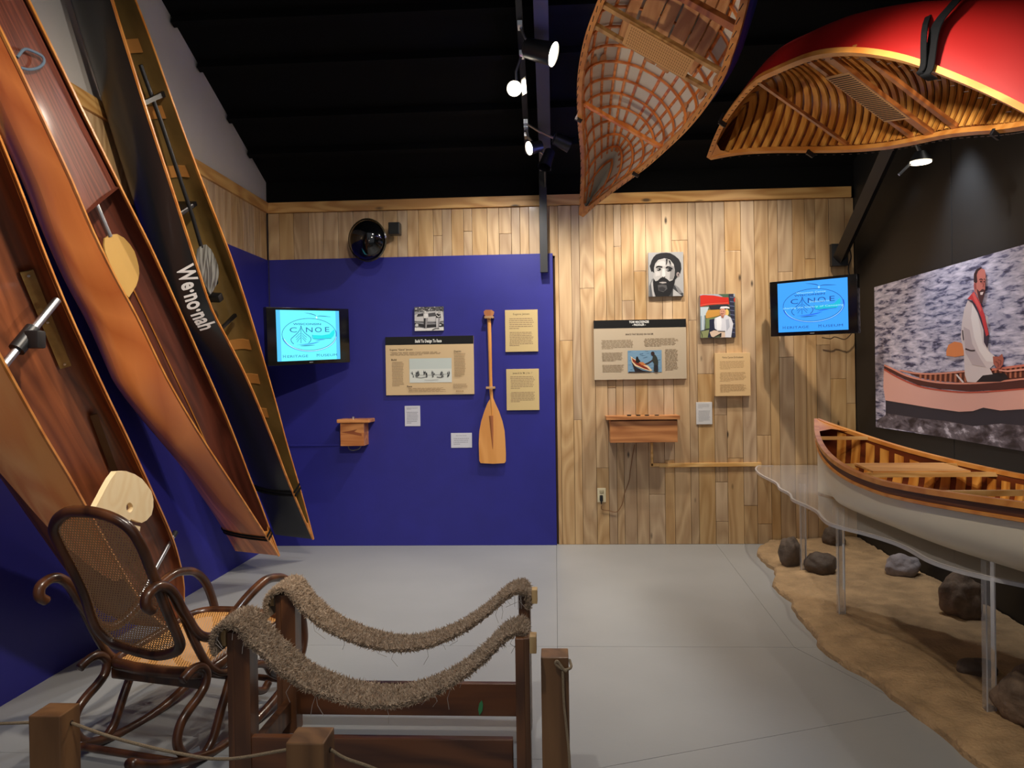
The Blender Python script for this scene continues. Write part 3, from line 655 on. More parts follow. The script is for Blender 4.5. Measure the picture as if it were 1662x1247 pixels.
E_.bar(2.076,sr,e,'seat_rail',.034,.02,.01); E_.bar(2.262,sr,e,'seat_rail',.034,.02,.01)
E_.bar(2.58,cherry,e,wd=.05,th=.024)
sp=panel(E_,2.08,2.26,-.17,.19,.004,canep,e,'seat_panel')
mb=MB()
for i in range(30):
    for j in range(7): mb.box(E_.pt(2.10+j*.023,-.15+i*.0112,.0035),(.013,.004,.001),Matrix((E_.a,E_.w,E_.n)).transposed())
q=mb.build('weave_line',mat('cane_shadow',(150,106,58),.7),sp); q['kind']='stuff'
for sd in (-1,1):
    mb=MB(); k=.15
    while k<3.4:
        p=E_.pt(k,sd*(E_.interp(E_.tf if sd>0 else E_.tn,k)+.002),-.0245); mb.box(p,(.05,.004,.0015),Matrix((E_.a,E_.w,E_.n)).transposed()); k+=.085
    mb.build('gunwale_slot',slot,e)['kind']='stuff'
clip(E_,1.14,-1,'black clip on the left gunwale of the white skinned canoe','clips'); clip(E_,.86,1,'black clip on the right gunwale of the white skinned canoe','clips')
# ================================================================ river display
ZS=.66
K=1.214
F_=Canoe((0+1.342*K,4.0423*K,1.405-(1.405-.9484)*K,2.9632,.0486,-.024),False,
 [(x*K,y*K) for x,y in ((0,0),(.2,.106),(.4,.19),(.6,.252),(.8,.296),(1,.33),(1.2,.37),(1.4,.40),(1.6,.408),(1.9,.4),(2.2,.35),(2.6,.25),(2.9,.13),(3.1,0))],
 [(x*K,y*K) for x,y in ((0,0),(.2,.103),(.4,.185),(.6,.262),(.8,.315),(1,.33),(1.2,.345),(1.4,.345),(1.6,.32),(1.9,.28),(2.2,.225),(2.6,.15),(2.9,.07),(3.1,0))],3.1*K,.19,sheer=.2276*K,slen=1.2*K,stem=.0,px=.45,pz=.55)
F_.D=.19
_d=F_.dep
F_.dep=lambda x:max((F_.pt(x,0,0).z-ZS-.008)*.999,.02)
e=empty('cedar_canoe',V(F_.mid(1.4).x,F_.mid(1.4).y,ZS+.01),'white hulled cedar canoe floating on the clear acrylic water sheet','canoe')
whp=mat('cream_white_canvas',(222,212,190),.35,coat=.25,mottle=.02)
wale=wood('dark_walnut_wale',(104,60,30),(74,40,20),0,.55,.0,.8,.03,uv=True)
F_.hull('hull',whp,e); F_.hull('planking',plnk,e,inset=.007,x0=.02)
mb=MB(); rows=[];uv=[]
for i in range(60):
    x=.0+F_.L*i/59
    b=F_.interp(F_.tn,x)
    rows.append([F_.pt(x,-b-.008,.008),F_.pt(x,-b-.006,.052)]); uv+=[(x,0),(x,1)]
mb.grid(rows); mb.build('wale',wale,e,smooth=True,uv=uv)
mb=MB(); rows=[]
for i in range(60):
    x=.0+F_.L*i/59; b=F_.interp(F_.tn,x); rows.append([F_.pt(x,-b-.006,.050),F_.pt(x,-b-.016,.052),F_.pt(x,-b-.016,.062),F_.pt(x,-b-.006,.066)])
mb.grid(rows,close=True); mb.build('rub_strip',gun,e)
for sd in (-1,1): F_.rail('gunwale',gun,e,sd,.018,.018,.014)
x=.16
while x<3.5: F_.rib(x,ribw,e,.045,.008,-.97,.97,.009,20); x+=.085
F_.deck(.20,gun,e); 
tl=wood('pale_thwart_wood',(236,190,120),(206,152,84),0,.35,.4,vary=.04)
F_.bar(.30,tl,e,wd=.035,th=.02,d=.0)
F_.bar(.80,tl,e,'seat_rail',.035,.022,.012)
F_.bar(1.02,tl,e,'seat_rail',.035,.022,.012)
A_=F_.pt(.81,-.24,.006);B_=F_.pt(.81,.26,.006);C_=F_.pt(1.01,.26,.006);D_=F_.pt(1.01,-.26,.006)
mb=MB(); mb.prism([A_,B_,C_,D_],V(0,0,-.01)); mb.build('seat_panel',wood('seat_cane_panel',(222,164,96),(198,136,70),0,.5,vary=.02),e)
F_.bar(1.80,tl,e,wd=.04,th=.022,d=.0)
# acrylic water sheet
def clear(name,rgb,dif,rough):
    M=bpy.data.materials.new(name); M.use_nodes=True; nt=M.node_tree; N=nt.nodes.new; L=nt.links; out=nt.nodes['Material Output']; nt.nodes.remove(nt.nodes['Principled BSDF'])
    tr=N('ShaderNodeBsdfTransparent'); df=N('ShaderNodeBsdfDiffuse'); df.inputs[0].default_value=lin(rgb); gl=N('ShaderNodeBsdfGlossy'); gl.inputs['Roughness'].default_value=rough; gl.inputs[0].default_value=(.95,.96,1,1)
    m1=N('ShaderNodeMixShader'); m1.inputs[0].default_value=dif; L.new(tr.outputs[0],m1.inputs[1]); L.new(df.outputs[0],m1.inputs[2])
    fr=N('ShaderNodeFresnel'); fr.inputs[0].default_value=1.49; m2=N('ShaderNodeMixShader'); L.new(fr.outputs[0],m2.inputs[0]); L.new(m1.outputs[0],m2.inputs[1]); L.new(gl.outputs[0],m2.inputs[2]); L.new(m2.outputs[0],out.inputs[0])
    MATS[name]=M; return M
acr=clear('clear_acrylic',(220,218,216),.32,.04); acre=glassy('frosted_acrylic_edge',(222,220,222),.6,.25)
epx=[(1240,749.5),(1228,757),(1226,763),(1235,771),(1258,783),(1264,792),(1280,801),(1285,810),(1305,819),(1324,829),(1332,839),(1345,849),(1375,858),(1400,864),(1440,876),(1470,888),(1500,905),(1530,917),(1580,931),(1662,948)]
edge=cat([at(x,y,2,ZS) for x,y in epx],4)
edge=[V(p.x,min(p.y,YB-.03),ZS) for p in edge]
edge[0]=V(edge[0].x,YB-.03,ZS)
edge+=cat([edge[-1],V(1.66,2.5,ZS),V(1.74,2.2,ZS),V(1.7,1.9,ZS),V(1.85,1.6,ZS)],4)[1:]
poly=edge+[V(XR-.02,1.6,ZS),V(XR-.02,YB-.03,ZS)]
e=empty('water_sheet',V(1.95,4,ZS),'clear acrylic sheet with wavy edge standing in for the river surface','water surface')
mb=MB(); mb.add(poly,[tuple(range(len(poly)))]); mb.build('sheet',acr,e)
mb=MB(); mb.grid([[p for p in edge],[p-V(0,0,.015) for p in edge]]); 
inn=[]
for i,p in enumerate(edge):
    t=(edge[min(i+1,len(edge)-1)]-edge[max(i-1,0)]).normalized(); q=V(-t.y,t.x,0); inn.append(p+q*.013)
mb.grid([[p+V(0,0,.001) for p in edge],[p+V(0,0,.001) for p in inn]])
mb.build('sheet_edge',acre,e)
for i,(x,y) in enumerate(((1.70,5.44),(1.60,4.455),(1.725,3.19))):
    t=empty('acrylic_post',V(x,y,.04),('clear acrylic post beside the pair of dark rocks','clear acrylic post in the open sand, middle one of the row','tall clear acrylic post nearest the viewer by the flat rock')[i] if i<3 else 'clear acrylic post under the far side of the water sheet','post','acrylic posts carrying the water sheet')
    z1=ZS-.012 
    MB().box((x,y,(.03+z1)/2),(.036,.036,z1-.03)).build('rod',clear('clear_acrylic_rod',(230,230,228),.22,.05) if i==0 else MATS['clear_acrylic_rod'],t)
    mb=MB()
    for dx in (-.017,.017): mb.box((x+dx,y-.017,(.03+z1)/2),(.004,.004,z1-.03))
    mb.build('rod_edge',acre,t)
# sand bed
sand=mat('wet_brown_sand',(172,142,104),.9,mottle=.25,mscale=7,bump=1,bscale=60)
se=[(6.48,1.75),(6.3,1.62),(6.15,1.56),(5.9,1.53),(5.6,1.54),(5.44,1.51),(5.2,1.42),(5.0,1.41),(4.8,1.43),(4.64,1.385),(4.33,1.365),(4.15,1.36),(4.0,1.325),(3.85,1.335),(3.71,1.375),(3.6,1.41),(3.49,1.42),(3.23,1.44),(3.05,1.47),(2.89,1.465),(2.75,1.49),(2.4,1.55),(2.0,1.6),(1.4,1.7)]
mb=MB(); rows=[]; ny=300; nx=70
for i in range(ny+1):
    y=6.48-(6.48-1.4)*i/ny
    for k in range(len(se)-1):
        if se[k][0]>=y>=se[k+1][0]: t=(se[k][0]-y)/(se[k][0]-se[k+1][0]); xe=se[k][1]*(1-t)+se[k+1][1]*t; break
    xe+=.012*noise.noise(V(y*9,0,0))
    r=[V(xe,y,.0),V(xe+.004,y,.024)]
    for j in range(nx+1):
        x=xe+.015+(XR-.006-xe-.015)*j/nx; dd=x-xe
        z=.032+.02*min(1,dd/.25)+.014*noise.noise(V(x*4,y*3,1))*min(1,dd/.15)+.010*noise.noise(V(x*12,y*16,4))+.004*noise.noise(V(x*40,y*50,4))+.004*math.sin(y*26+x*9+3*noise.noise(V(x*3,y*3,8)))*max(0,noise.noise(V(x*2,y*2,5))+.3)
        r.append(V(x,y,max(z,.01)))
    rows.append(r)
mb.grid(rows); o=mb.build('sand_bed',sand,smooth=True); tag(o,'low bed of brown sand with wavy edge under the acrylic water','sand')
rk=mat('brown_river_rock',(92,78,66),.75,mottle=.35,mscale=9,bump=.6,bscale=40); rkg=mat('pale_grey_rock',(150,142,144),.8,mottle=.3,mscale=9,bump=.7,bscale=40)
rkb=mat('mottled_boulder',(116,96,78),.8,mottle=.45,mscale=10,bump=.8,bscale=35)
def rock(x,y,rx,ry,rz,seed,m,label,zz=.045,ang=.0,rough=.2):
    bm=bmesh.new(); bmesh.ops.create_icosphere(bm,subdivisions=4,radius=1)
    for v in bm.verts:
        p=v.co.copy(); n=noise.noise(p*1.1+V(seed,seed,seed)); n2=noise.noise(p*2.8+V(seed,0,seed)); n3=noise.noise(p*7+V(0,seed,0)); v.co=p*(1+rough*n+rough*.45*n2+.03*n3)
        v.co=V(v.co.x*rx,v.co.y*ry,v.co.z*rz)
    zmin=min(v.co.z for v in bm.verts); 
    for v in bm.verts: v.co.z=max(v.co.z,zmin*.7)
    me=bpy.data.meshes.new('rock'); bm.to_mesh(me); bm.free(); me.polygons.foreach_set('use_smooth',[True]*len(me.polygons))
    o=link('rock',me,[m]); o.location=(x,y,zz-zmin*.7-.008); o.rotation_euler.z=ang; tag(o,label,'rock','rocks on the sand bed')
rock(2.20,6.27,.085,.08,.095,1,rk,'round dark rock at the back corner of the sand by the plank wall')
rock(1.66,5.60,.075,.085,.12,2,rk,'upright dark rock standing just behind another dark rock')
rock(1.80,5.40,.105,.11,.085,3,rk,'rounded dark rock leaning in front of the upright one',ang=.4)
rock(2.32,5.32,.115,.09,.085,4,rkg,'pale grey rock against the black wall','.045' and .045,.2)
rock(2.25,4.42,.10,.10,.14,5,rkb,'large mottled boulder against the black wall',.045,.3,.35)
rock(1.87,3.56,.085,.07,.045,6,rk,'small flat brown rock lying beside the nearest acrylic post')
rock(1.83,3.10,.12,.11,.115,7,rkb,'big dark boulder at the right edge near the front',.045,.5,.3)
# ================================================================ wall displays
YP=YB-.018      # face of the blue panel
YW=YB+.004      # face of the planks
def onwall(yv): return lambda x,y: at(x,y,1,yv)
def board(name,x0,y0,x1,y1,th,face,rgb,label,cat_,group=None,kind='board',edge=None,yb=None):
    """rectangular board standing off the wall; pixel corners measured on its front"""
    yb=yb if yb is not None else YP; yf=yb-th
    a=at(x0,y0,1,yf); b=at(x1,y1,1,yf); c=at(x0,y1,1,yf); d=at(x1,y0,1,yf)
    X0=(a.x+c.x)/2; X1=(b.x+d.x)/2; Z1=(a.z+d.z)/2; Z0=(b.z+c.z)/2
    e=empty(name,V((X0+X1)/2,yb,Z0),label,cat_,group)
    MB().box(((X0+X1)/2,(yf+yb)/2,(Z0+Z1)/2),(X1-X0,th,Z1-Z0),bev=min(.0015,th/4)).build('panel',mat('panel_%d_%d_%d'%rgb,rgb,.55),e)
    def mp(u,v): return V(X0+(X1-X0)*u,yf,Z1+(Z0-Z1)*v)
    return e,mp,(X0,X1,Z0,Z1,yf)
NW=V(0,-1,0)
ink=(70,56,44); soft=(158,132,100)
# info board on blue
e,mp,_=board('info_board',626,546,769,641,.022,None,(214,184,140),'large cream information board with black heading bar on the blue wall','sign')
class UV2(Flat): pass
W_=1.0; AS=95/143
p=Flat(lambda x,y: mp(x/100,y/66.4),NW)
p.rect((16,16,17),0,0,100,9.3)
p.text((240,238,230),'Build To Design To Race',49,5.2,3.4,width=30,bold=.03)
p.text(ink,'Eugene "Gene" Jensen',18,14.6,1.9,width=26,bold=.01)
p.words(soft,5,17.5,66,21.8,4,1,.45); p.text(ink,'Build',9.5,26,2,bold=.02); p.words(soft,7,28.5,21,57,17,2,.4)
p.rect((196,204,198),27,25,75,52.5); p.rect((214,216,208),27,37,75,52.5)
rd=random.Random(7)
for i in range(60):
    cx=29+rd.random()*44; cl_=round(cx/9)*9; cx=cx*.4+cl_*.6 if 28<cl_<74 else cx; cy=40+rd.random()*5.5; p.poly(((40,42,46),(74,76,78),(110,112,112))[i%3],[(cx-.7*rd.random()-.2,cy+1.6),(cx+.2*rd.random(),cy-.8-1.5*rd.random()),(cx+.9,cy+1.4)],up=i%6==0)
p.stroke((70,72,74),[(34,46),(40,47),(46,46)],.5); p.stroke((60,62,64),[(58,46.2),(62,46.8),(66,46)],.7); p.stroke((120,122,120),[(30,43.5),(50,44),(73,43)],.35); p.stroke((150,152,150),[(44,49.5),(52,49.8),(60,49)],.4)
p.text(ink,'Race',27,56.5,2,bold=.02); p.words(soft,25,58.5,68,63.4,5,3,.4,last=1)
p.text(ink,'Design',82,17.5,2,bold=.02); p.words(soft,78,20,91,47,16,4,.4); p.words(soft,76,54.5,93,60,5,5,.4); p.words((170,140,100),79,62,95,63.6,1,6,.8)
p.build('print',e)
def paper(name,x0,y0,x1,y1,rgb,title,blocks,label,seed,th=.016,yb=None,group=None,tc=ink,wc=soft,tw=.5,ty=.1,aw=None):
    e,mp,_=board(name,x0,y0,x1,y1,th,None,rgb,label,'sign',group,yb=yb); k=(y1-y0)/(x1-x0)*100
    p=Flat(lambda x,y: mp(x/100,y/k),NW)
    if title: p.text(tc,title,50,ty*k,.035*k+.8,width=tw*100,bold=.005)
    for i,(b0,b1,n) in enumerate(blocks): p.words(wc,12,b0*k,88,b1*k,n,seed+i,.42,last=.4)
    p.build('print',e); return e
cr=(206,180,126)
paper('placard',820,503,873,571,cr,'Eugene Jensen',[(.2,.48,6),(.53,.88,9)],'cream text placard on the blue wall, upper one right of the paddle',11)
paper('placard',822,599,875,666,cr,'Jensen & the "Mr. J. No. 1"',[(.18,.5,8),(.56,.82,7)],'cream text placard on the blue wall, lower one right of the paddle',21,tw=.6)
paper('text_card',657,659,682,692,(206,206,214),None,[(.08,.2,3),(.3,.9,8)],'small upright white card on the blue wall below the large board',31,th=.004,wc=(150,150,160))
paper('text_card',732,703,766,727,(206,206,214),'Bent Shaft Paddle',[(.35,.85,4)],'small white landscape card left of the paddle blade',41,th=.004,tc=(110,110,120),wc=(168,168,178),ty=.18)
# black and white photo of two people by a car
e,mp,_=board('photograph',673,498,720,537,.02,None,(40,40,42),'black and white photograph of two people leaning on a car','picture')
p=Flat(lambda x,y: mp((x-412)/375,(y-62)/300),NW)
p.rect((150,148,150),412,62,787,362); p.rect((96,94,94),412,62,787,120)
rd=random.Random(2)
for i in range(70):
    x=415+rd.random()*350;y=64+rd.random()*60; p.poly(((205,200,196),(70,68,68),(30,30,32))[i%3],[(x,y),(x+22*rd.random()+5,y-2),(x+18,y+6),(x-4,y+7)],up=i%10==0)
p.poly((196,192,190),[(412,165),(470,140),(545,130),(640,120),(770,120),(787,200),(787,250),(412,240)]); p.poly((60,58,60),[(455,150),(530,140),(525,180),(440,185)]); p.poly((80,78,80),[(590,145),(680,135),(690,180),(585,190)])
p.stroke((110,106,108),[(412,240),(500,250),(640,262),(787,245)],7); p.poly((48,46,48),[(412,262),(560,285),(787,280),(787,310),(560,325),(412,290)]); p.poly((222,218,214),[(412,318),(560,330),(787,318),(787,362),(412,362)])
p.ell((34,33,35),742,292,34,26); p.ell((190,188,188),745,292,13,12); p.ell((205,202,200),440,290,22,18)
for cx,sh in ((555,0),(715,1)):
    p.ell((212,206,202),cx-2,128+sh*10,14,15); p.poly((224,220,216) if not sh else (30,29,30),[(cx-26,160),(cx,146),(cx+34,156),(cx+38,205),(cx-20,210)])
    p.poly((52,50,52) if not sh else (200,196,194),[(cx-24,205),(cx+20,205),(cx+2,330),(cx-22,330)]); p.poly((150,146,146),[(cx+2,205),(cx+32,200),(cx+10,332),(cx-6,332)]); p.stroke((216,212,208),[(cx-20,165),(cx+6,190),(cx+30,178)],9)
p.ell((170,164,160),733,140,20,22)
p.stroke((20,20,22),[(640,352),(690,335),(730,340)],8)
p.build('print',e)
# paddle on wooden pegs
pw=wood('honey_paddle_wood',(230,162,88),(216,146,72),2,.35,.4,vary=.02,scale=.8)
yq=YP-.035
def pz(x,y,yy=yq): return at(x,y,1,yy)
e=empty('canoe_paddle',pz(800,752),'honey coloured wooden paddle hung upright on the blue wall','paddle')
mb=MB(); bl=[(797,645),(791,655),(786,668),(781,684),(778,700),(777,720),(777.5,735),(778,748),(780,752),(800,753),(819,752),(821,749),(821,735),(820,715),(819,700),(815.5,684),(810,668),(804,655),(800,645)]
mb.prism([pz(x,y,yq-.004) for x,y in bl],(0,.008,0)); b_=mb.build('blade',pw,e)
mb=MB(); cpt=[pz(793.5,512),pz(795,560),pz(796.5,625),pz(798,650),pz(799,690)]; mb.tube(cat(cpt,4),[.0165,.0165,.0165,.0165,.016,.015,.0145,.0145,.0145,.0145,.0145,.0145,.013,.011,.009,.007,.004],12,flat=(V(0,1,0),.8)); mb.build('shaft',pw,e,smooth=True)
mb=MB(); mb.prism([pz(x,y,yq-.006) for x,y in ((795.5,677),(801,677),(804,720),(800.5,744))],(0,.003,0)) if 0 else mb.tube([pz(797,675,yq-.004),pz(798.5,700,yq-.004),pz(800,735,yq-.002)],[.018,.012,.003],10,flat=(V(0,1,0),.4)); mb.build('blade_spine',wood('dark_inlay_wood',(186,118,76),(160,96,58),2,.4,vary=0),e,smooth=True)
mb=MB(); g=[pz(x,y,yq-.014) for x,y in ((785,506),(788,503),(798,503),(802,506),(801,511),(797,515),(790,515),(786,511))]; mb.prism(g,(0,.028,0)); mb.build('grip',wood('darker_grip_wood',(190,128,80),(160,98,56),2,.35,.4,vary=0),e)
for yy,wd in ((515.5,.078),(629.5,.074)):
    c=pz(794 if yy<600 else 796.5,yy,YP-.03); mb=MB()
    mb.box(c+V(-wd/2+.009,0,0),(.02,.06,.018),bev=.003); mb.box(c+V(wd/2-.009,0,0),(.02,.06,.018),bev=.003); mb.box(c+V(0,-.035,0),(wd,.012,.02),bev=.003)
    tag(mb.build('paddle_bracket',wood('ply_bracket_wood',(190,150,106),(160,120,80),0,.5,vary=0)),'small wooden bracket holding the paddle %s'%('below its grip' if yy<600 else 'above its blade'),'bracket','paddle brackets')
# televisions
def logo(p,W,H,c1,c2,c3,c4,over=False):
    """museum logo; local frame 0..100 by 0..75"""
    D_=mat('screen_ink_%d'%c2[2],c2,.5,emit=.8); G=mat('screen_green_%d'%c3[2],c3,.5,emit=1.0); Wt=mat('screen_pale_%d'%c4[2],c4,.5,emit=1.0); Bl=mat('screen_blue_%d'%c1[2],c1,.5,emit=1.0)
    def ring(cx,cy,rx,ry,wd,m,t0=0,t1=2*PI):
        p.stroke(None,[(cx+rx*math.cos(t0+(t1-t0)*i/40),cy+ry*math.sin(t0+(t1-t0)*i/40)) for i in range(41)],wd,m,n=2)
    ring(51.5,37,43.5,24.5,1.2,Bl,-.25,PI*.95); ring(51,36,43,24,.7,D_); ring(52,37.6,42,23.4,.8,Wt,.1,PI-.2)
    p.text(None,'WISCONSIN',47,20.5,2.6,width=44,m=D_,bold=.02)
    p.text(None,'C',25,29,7.4,width=11,m=D_); p.text(None,'N',50,29,7.4,width=10.5,m=D_); p.text(None,'O',64.5,29,7.6,width=11,m=D_); p.text(None,'E',79,28.6,7.6,width=7,m=D_)
    p.stroke(None,[(37,23),(35.5,28),(31,34),(25,39),(21,43),(22,47),(25,50)],.9,D_); p.stroke(None,[(37,23),(38.5,28),(43,34),(49,38.5),(52,42),(51,46),(48,49)],.9,D_)
    p.stroke(None,[(36.8,27),(36.5,38),(36.2,49)],.7,D_)
    for k in (0,1,2):
        p.stroke(None,[(35.5,34+k*3.4),(32,37+k*3.6),(28+k,40.5+k*3.4)],.6,D_); p.stroke(None,[(38,34+k*3.4),(41,37+k*3.6),(45.5-k,40.5+k*3.4)],.6,D_)
    p.poly(None,[(54,37),(70,37.6),(82,36),(87,31),(90.5,28.5),(91,34),(89,39),(85,42.5),(56,43)],G)
    p.stroke(None,[(54,36.5),(57,42.9),(85,42.5)],.6,D_)
    p.stroke(None,[(29,51.5),(46,50.6),(58,49),(66,46.8)],1.4,Bl,taper=True); p.stroke(None,[(34,53),(44,52.8),(58,52.2)],1.3,D_,taper=True); p.stroke(None,[(58,46.2),(66,44.6),(75,44)],1.1,Bl,taper=True)
    p.stroke(None,[(42,3.5),(52,5),(59,7),(61.5,9.5)],1.0,D_,taper=True); p.stroke(None,[(61.5,9.5),(66,8.2),(76,8.6),(86,9.6)],1.0,D_,taper=True); p.ell(None,61.5,10.6,1.3,1.8,m=Wt)
    p.text(None,'H',9.5,67.8,4.6,m=D_); p.text(None,'ERITAGE',30,68.2,3.6,width=32,m=D_); p.text(None,'M',62,67.8,4.6,m=D_); p.text(None,'USEUM',80,68,3.6,width=27,m=D_)
    if over:
        for s_,y_,w_,x_ in (('Wisconsin Canoe',17,42,50),('Dedicated to',31,28,62),('sharing the history of Canoeing',38.5,86,52)): p.text(None,s_,x_,y_,2.6,width=w_,m=Wt,bold=.01)
def tv(TL,TR,BL,scr,col,glow,c,label,flip=1):
    u=(TR-TL); Wd=u.length; u=u.normalized(); v=(BL-TL); v=(v-u*v.dot(u)); Hh=v.length; v=v.normalized(); n=u.cross(-v).normalized()
    if n.dot(CAM-TL)<0: n=-n
    ctr=TL+u*Wd/2+v*Hh/2; e=empty('television',ctr,label,'television','wall televisions')
    R_=Matrix((u,n,-v)).transposed()
    MB().box(ctr-n*.02,(Wd,.04,Hh),R_,bev=.005).build('housing',mat('glossy_black_bezel',(10,10,11),.18,coat=.3),e,smooth=True)
    MB().box(ctr-n*.05,(Wd*.6,.04,Hh*.55),R_,bev=.01).build('rear_cover',blkp,e)
    x0,x1,y0,y1=scr
    mp=lambda x,y: TL+u*Wd*(x0+(x1-x0)*x/100)+v*Hh*(y0+(y1-y0)*y/75)
    p=Flat(mp,n); sm=mat('screen_glow_%d_%d'%(col[0],col[1]),col,.5,emit=glow); p.k=4
    p.rect(None,0,0,100,75,sm)
    p.k=7
    if flip: p.rect(None,0,0,6,75,mat('screen_margin',(86,200,255),.5,emit=.9)); p.rect(None,94,0,100,75,MATS['screen_margin'])
    logo(p,1,1,*c)
    p.build('screen',e)
    # articulated arm to the wall
    mb=MB(); wp=V(ctr.x+.1*(1 if ctr.x<0 else -1),YB-.02,ctr.z); mid_=(ctr-n*.07+wp)/2+V(.08 if ctr.x<0 else -.08,0,0)
    mb.box(ctr-n*.08,(.2,.02,.2),R_); mb.tube([ctr-n*.09,mid_,wp],.014,8); mb.box(wp,(.1,.03,.2)); mb.build('wall_arm',blkp,e)
    mb=MB(); mb.box(TL+u*Wd*.5+v*Hh*.965+n*.0015,(.035,.001,.006),R_); mb.build('badge',mat('grey_badge',(120,124,130),.4),e)
    return e,u,v,n
tv(V(-2.16,5.66,1.975),V(-1.705,6.30,2.010),V(-2.15,5.70,1.532),(.105,.868,.045,.93),(104,238,255),1.0,((60,140,220),(40,112,170),(30,222,226),(210,250,255)),'television glowing pale cyan at the left end of the blue wall')
TL,TR,BL=at(1248.7,458.3,1,6.27),at(1391,444.2,1,5.75),at(1255.9,546.5,1,6.27)
tv(TL,TR,BL,(.10,.90,.045,.93),(58,158,250),1.0,((34,92,228),(30,74,160),(20,182,210),(150,216,246),True),'television glowing blue on the plank wall at right',0)
mb=MB(); mb.tube(cat([at(x,y,1,YB-.06) for x,y in ((1334,548),(1348,550),(1355,547),(1370,551),(1378,546),(1383,538),(1384,520))],5),.004,6); tag(mb.build('television_cable',mat('brown_cable',(60,40,26),.6),smooth=True),'thin dark cable hanging below the right television','cable')
mb=MB(); mb.tube(cat([at(x,y,1,YB-.024) for x,y in ((433,345),(434.5,390),(436,425),(437,470),(438,512))],5),.0035,6); tag(mb.build('wall_cable',mat('dark_cable',(34,30,40),.6),smooth=True),'thin dark cable running down the left corner to the television','cable')
# bearded man portrait
S=7.795
def cro(x,y): return (1030+x/S,400+y/S)
def photo_on(name,x0,y0,x1,y1,label,th=.03,rgb=(120,118,116)):
    e,mp,g=board(name,x0,y0,x1,y1,th,None,rgb,label,'picture',yb=YW)
    return e,Flat(lambda x,y: mp((1030+x/S-x0)/(x1-x0),(400+y/S-y0)/(y1-y0)),NW)
e,p=photo_on('portrait_photograph',1052.5,409.5,1109,481,'black and white portrait photograph of a bearded dark haired man')
p.rect((158,156,154),175,74,617,632)
p.poly((90,90,92),[(182,632),(182,500),(225,400),(245,500),(262,632)]); p.poly((172,168,166),[(205,470),(225,420),(240,520),(262,632),(225,632)])
p.poly((58,58,60),[(480,470),(560,560),(612,600),(612,632),(440,632)]); p.poly((168,166,164),[(485,540),(560,600),(600,632),(480,632)]); p.poly((120,118,118),[(500,480),(560,530),(600,590),(560,610)])
p.poly((26,25,27),[(246,330),(225,310),(212,320),(192,245),(205,215),(215,180),(240,135),(275,100),(330,84),(400,80),(455,88),(510,120),(560,165),(588,220),(592,290),(575,350),(545,385),(520,420),(500,420),(490,300),(270,320)])
p.poly((172,168,164),[(248,330),(246,270),(262,215),(300,170),(380,150),(450,170),(497,230),(508,300),(505,370),(480,430),(440,470),(300,480),(240,440),(236,380)])
p.poly((190,186,182),[(280,215),(320,190),(370,185),(400,215),(390,250),(330,245),(285,245)]); p.poly((132,128,126),[(440,240),(500,260),(505,360),(480,420),(440,420),(450,330)])
p.poly((200,196,192),[(352,280),(380,285),(390,350),(384,385),(345,385),(348,330)]); p.poly((190,186,182),[(262,320),(320,325),(320,370),(262,380)])
p.ell((150,134,130),548,360,20,30); p.ell((70,66,66),552,362,9,16)
p.poly((22,21,23),[(236,400),(262,440),(290,432),(330,395),(372,392),(410,415),(440,445),(480,430),(512,370),(516,400),(500,480),(470,560),(435,632),(262,632),(240,560),(232,480)])
p.poly((176,168,164),[(306,458),(345,448),(390,450),(402,464),(350,470)]); p.poly((60,56,56),[(312,446),(350,436),(400,446),(398,454),(350,450),(314,455)])
p.poly((76,74,74),[(290,490),(340,480),(400,490),(410,540),(360,580),(300,560)]); p.poly((44,42,44),[(300,520),(350,510),(390,530),(370,570),(310,560)])
p.stroke((24,22,24),[(272,268),(300,252),(350,262)],16); p.stroke((24,22,24),[(395,272),(430,262),(478,288)],18); p.ell((34,32,34),310,288,26,15); p.ell((30,28,30),435,298,30,17); p.ell((200,196,194),296,290,7,5); p.ell((190,186,184),420,301,7,5)
p.ell((56,52,52),352,390,9,6); p.ell((56,52,52),378,390,9,6)
p.poly((28,27,29),[(395,160),(420,165),(412,215),(395,235),(400,200)]); p.poly((26,25,27),[(430,170),(455,190),(462,245),(445,215)])
p.build('print',e)
# colour photo of a seated man by a red canoe
e,p=photo_on('colour_photograph',1136.5,478.5,1193.5,548.5,'colour photograph of a man in a white jumper sitting before a red canoe')
p.rect((92,100,78),832,605,1272,1155); p.rect((160,170,180),832,605,1272,640); p.poly((70,96,72),[(1060,605),(1210,605),(1200,640),(1120,640)])
p.poly((196,42,28),[(832,620),(870,612),(1000,620),(1120,645),(1190,650),(1200,735),(1050,735),(930,742),(832,760)]); p.stroke((220,90,70),[(832,742),(930,728),(1050,722),(1185,718)],9); p.poly((196,42,28),[(1245,660),(1272,655),(1272,710),(1250,705)])
p.poly((40,42,50),[(940,745),(1180,738),(1200,760),(1180,800),(960,800)]); p.poly((188,200,206),[(832,765),(940,765),(900,870),(832,880)]); p.poly((198,144,66),[(900,900),(900,850),(925,805),(1080,800),(1100,870),(1020,890),(910,910)])
p.poly((112,130,84),[(900,915),(1040,890),(1000,1030),(900,1040)]); p.poly((150,166,176),[(832,880),(890,870),(890,960),(880,1070),(832,1080)]); p.stroke((206,214,220),[(865,870),(860,980),(862,1060)],14)
p.poly((136,142,96),[(832,1075),(960,1050),(950,1155),(832,1155)]); p.stroke((30,34,40),[(832,1070),(900,1052),(960,1050)],9); p.stroke((40,44,44),[(835,1080),(850,1120),(850,1150)],8)
p.poly((34,36,58),[(945,925),(1010,915),(1060,1060),(1000,1075),(975,1155),(920,1150),(945,1040)])
p.poly((44,44,64),[(1192,605),(1252,605),(1262,800),(1272,1150),(1225,1155),(1215,900)]); 
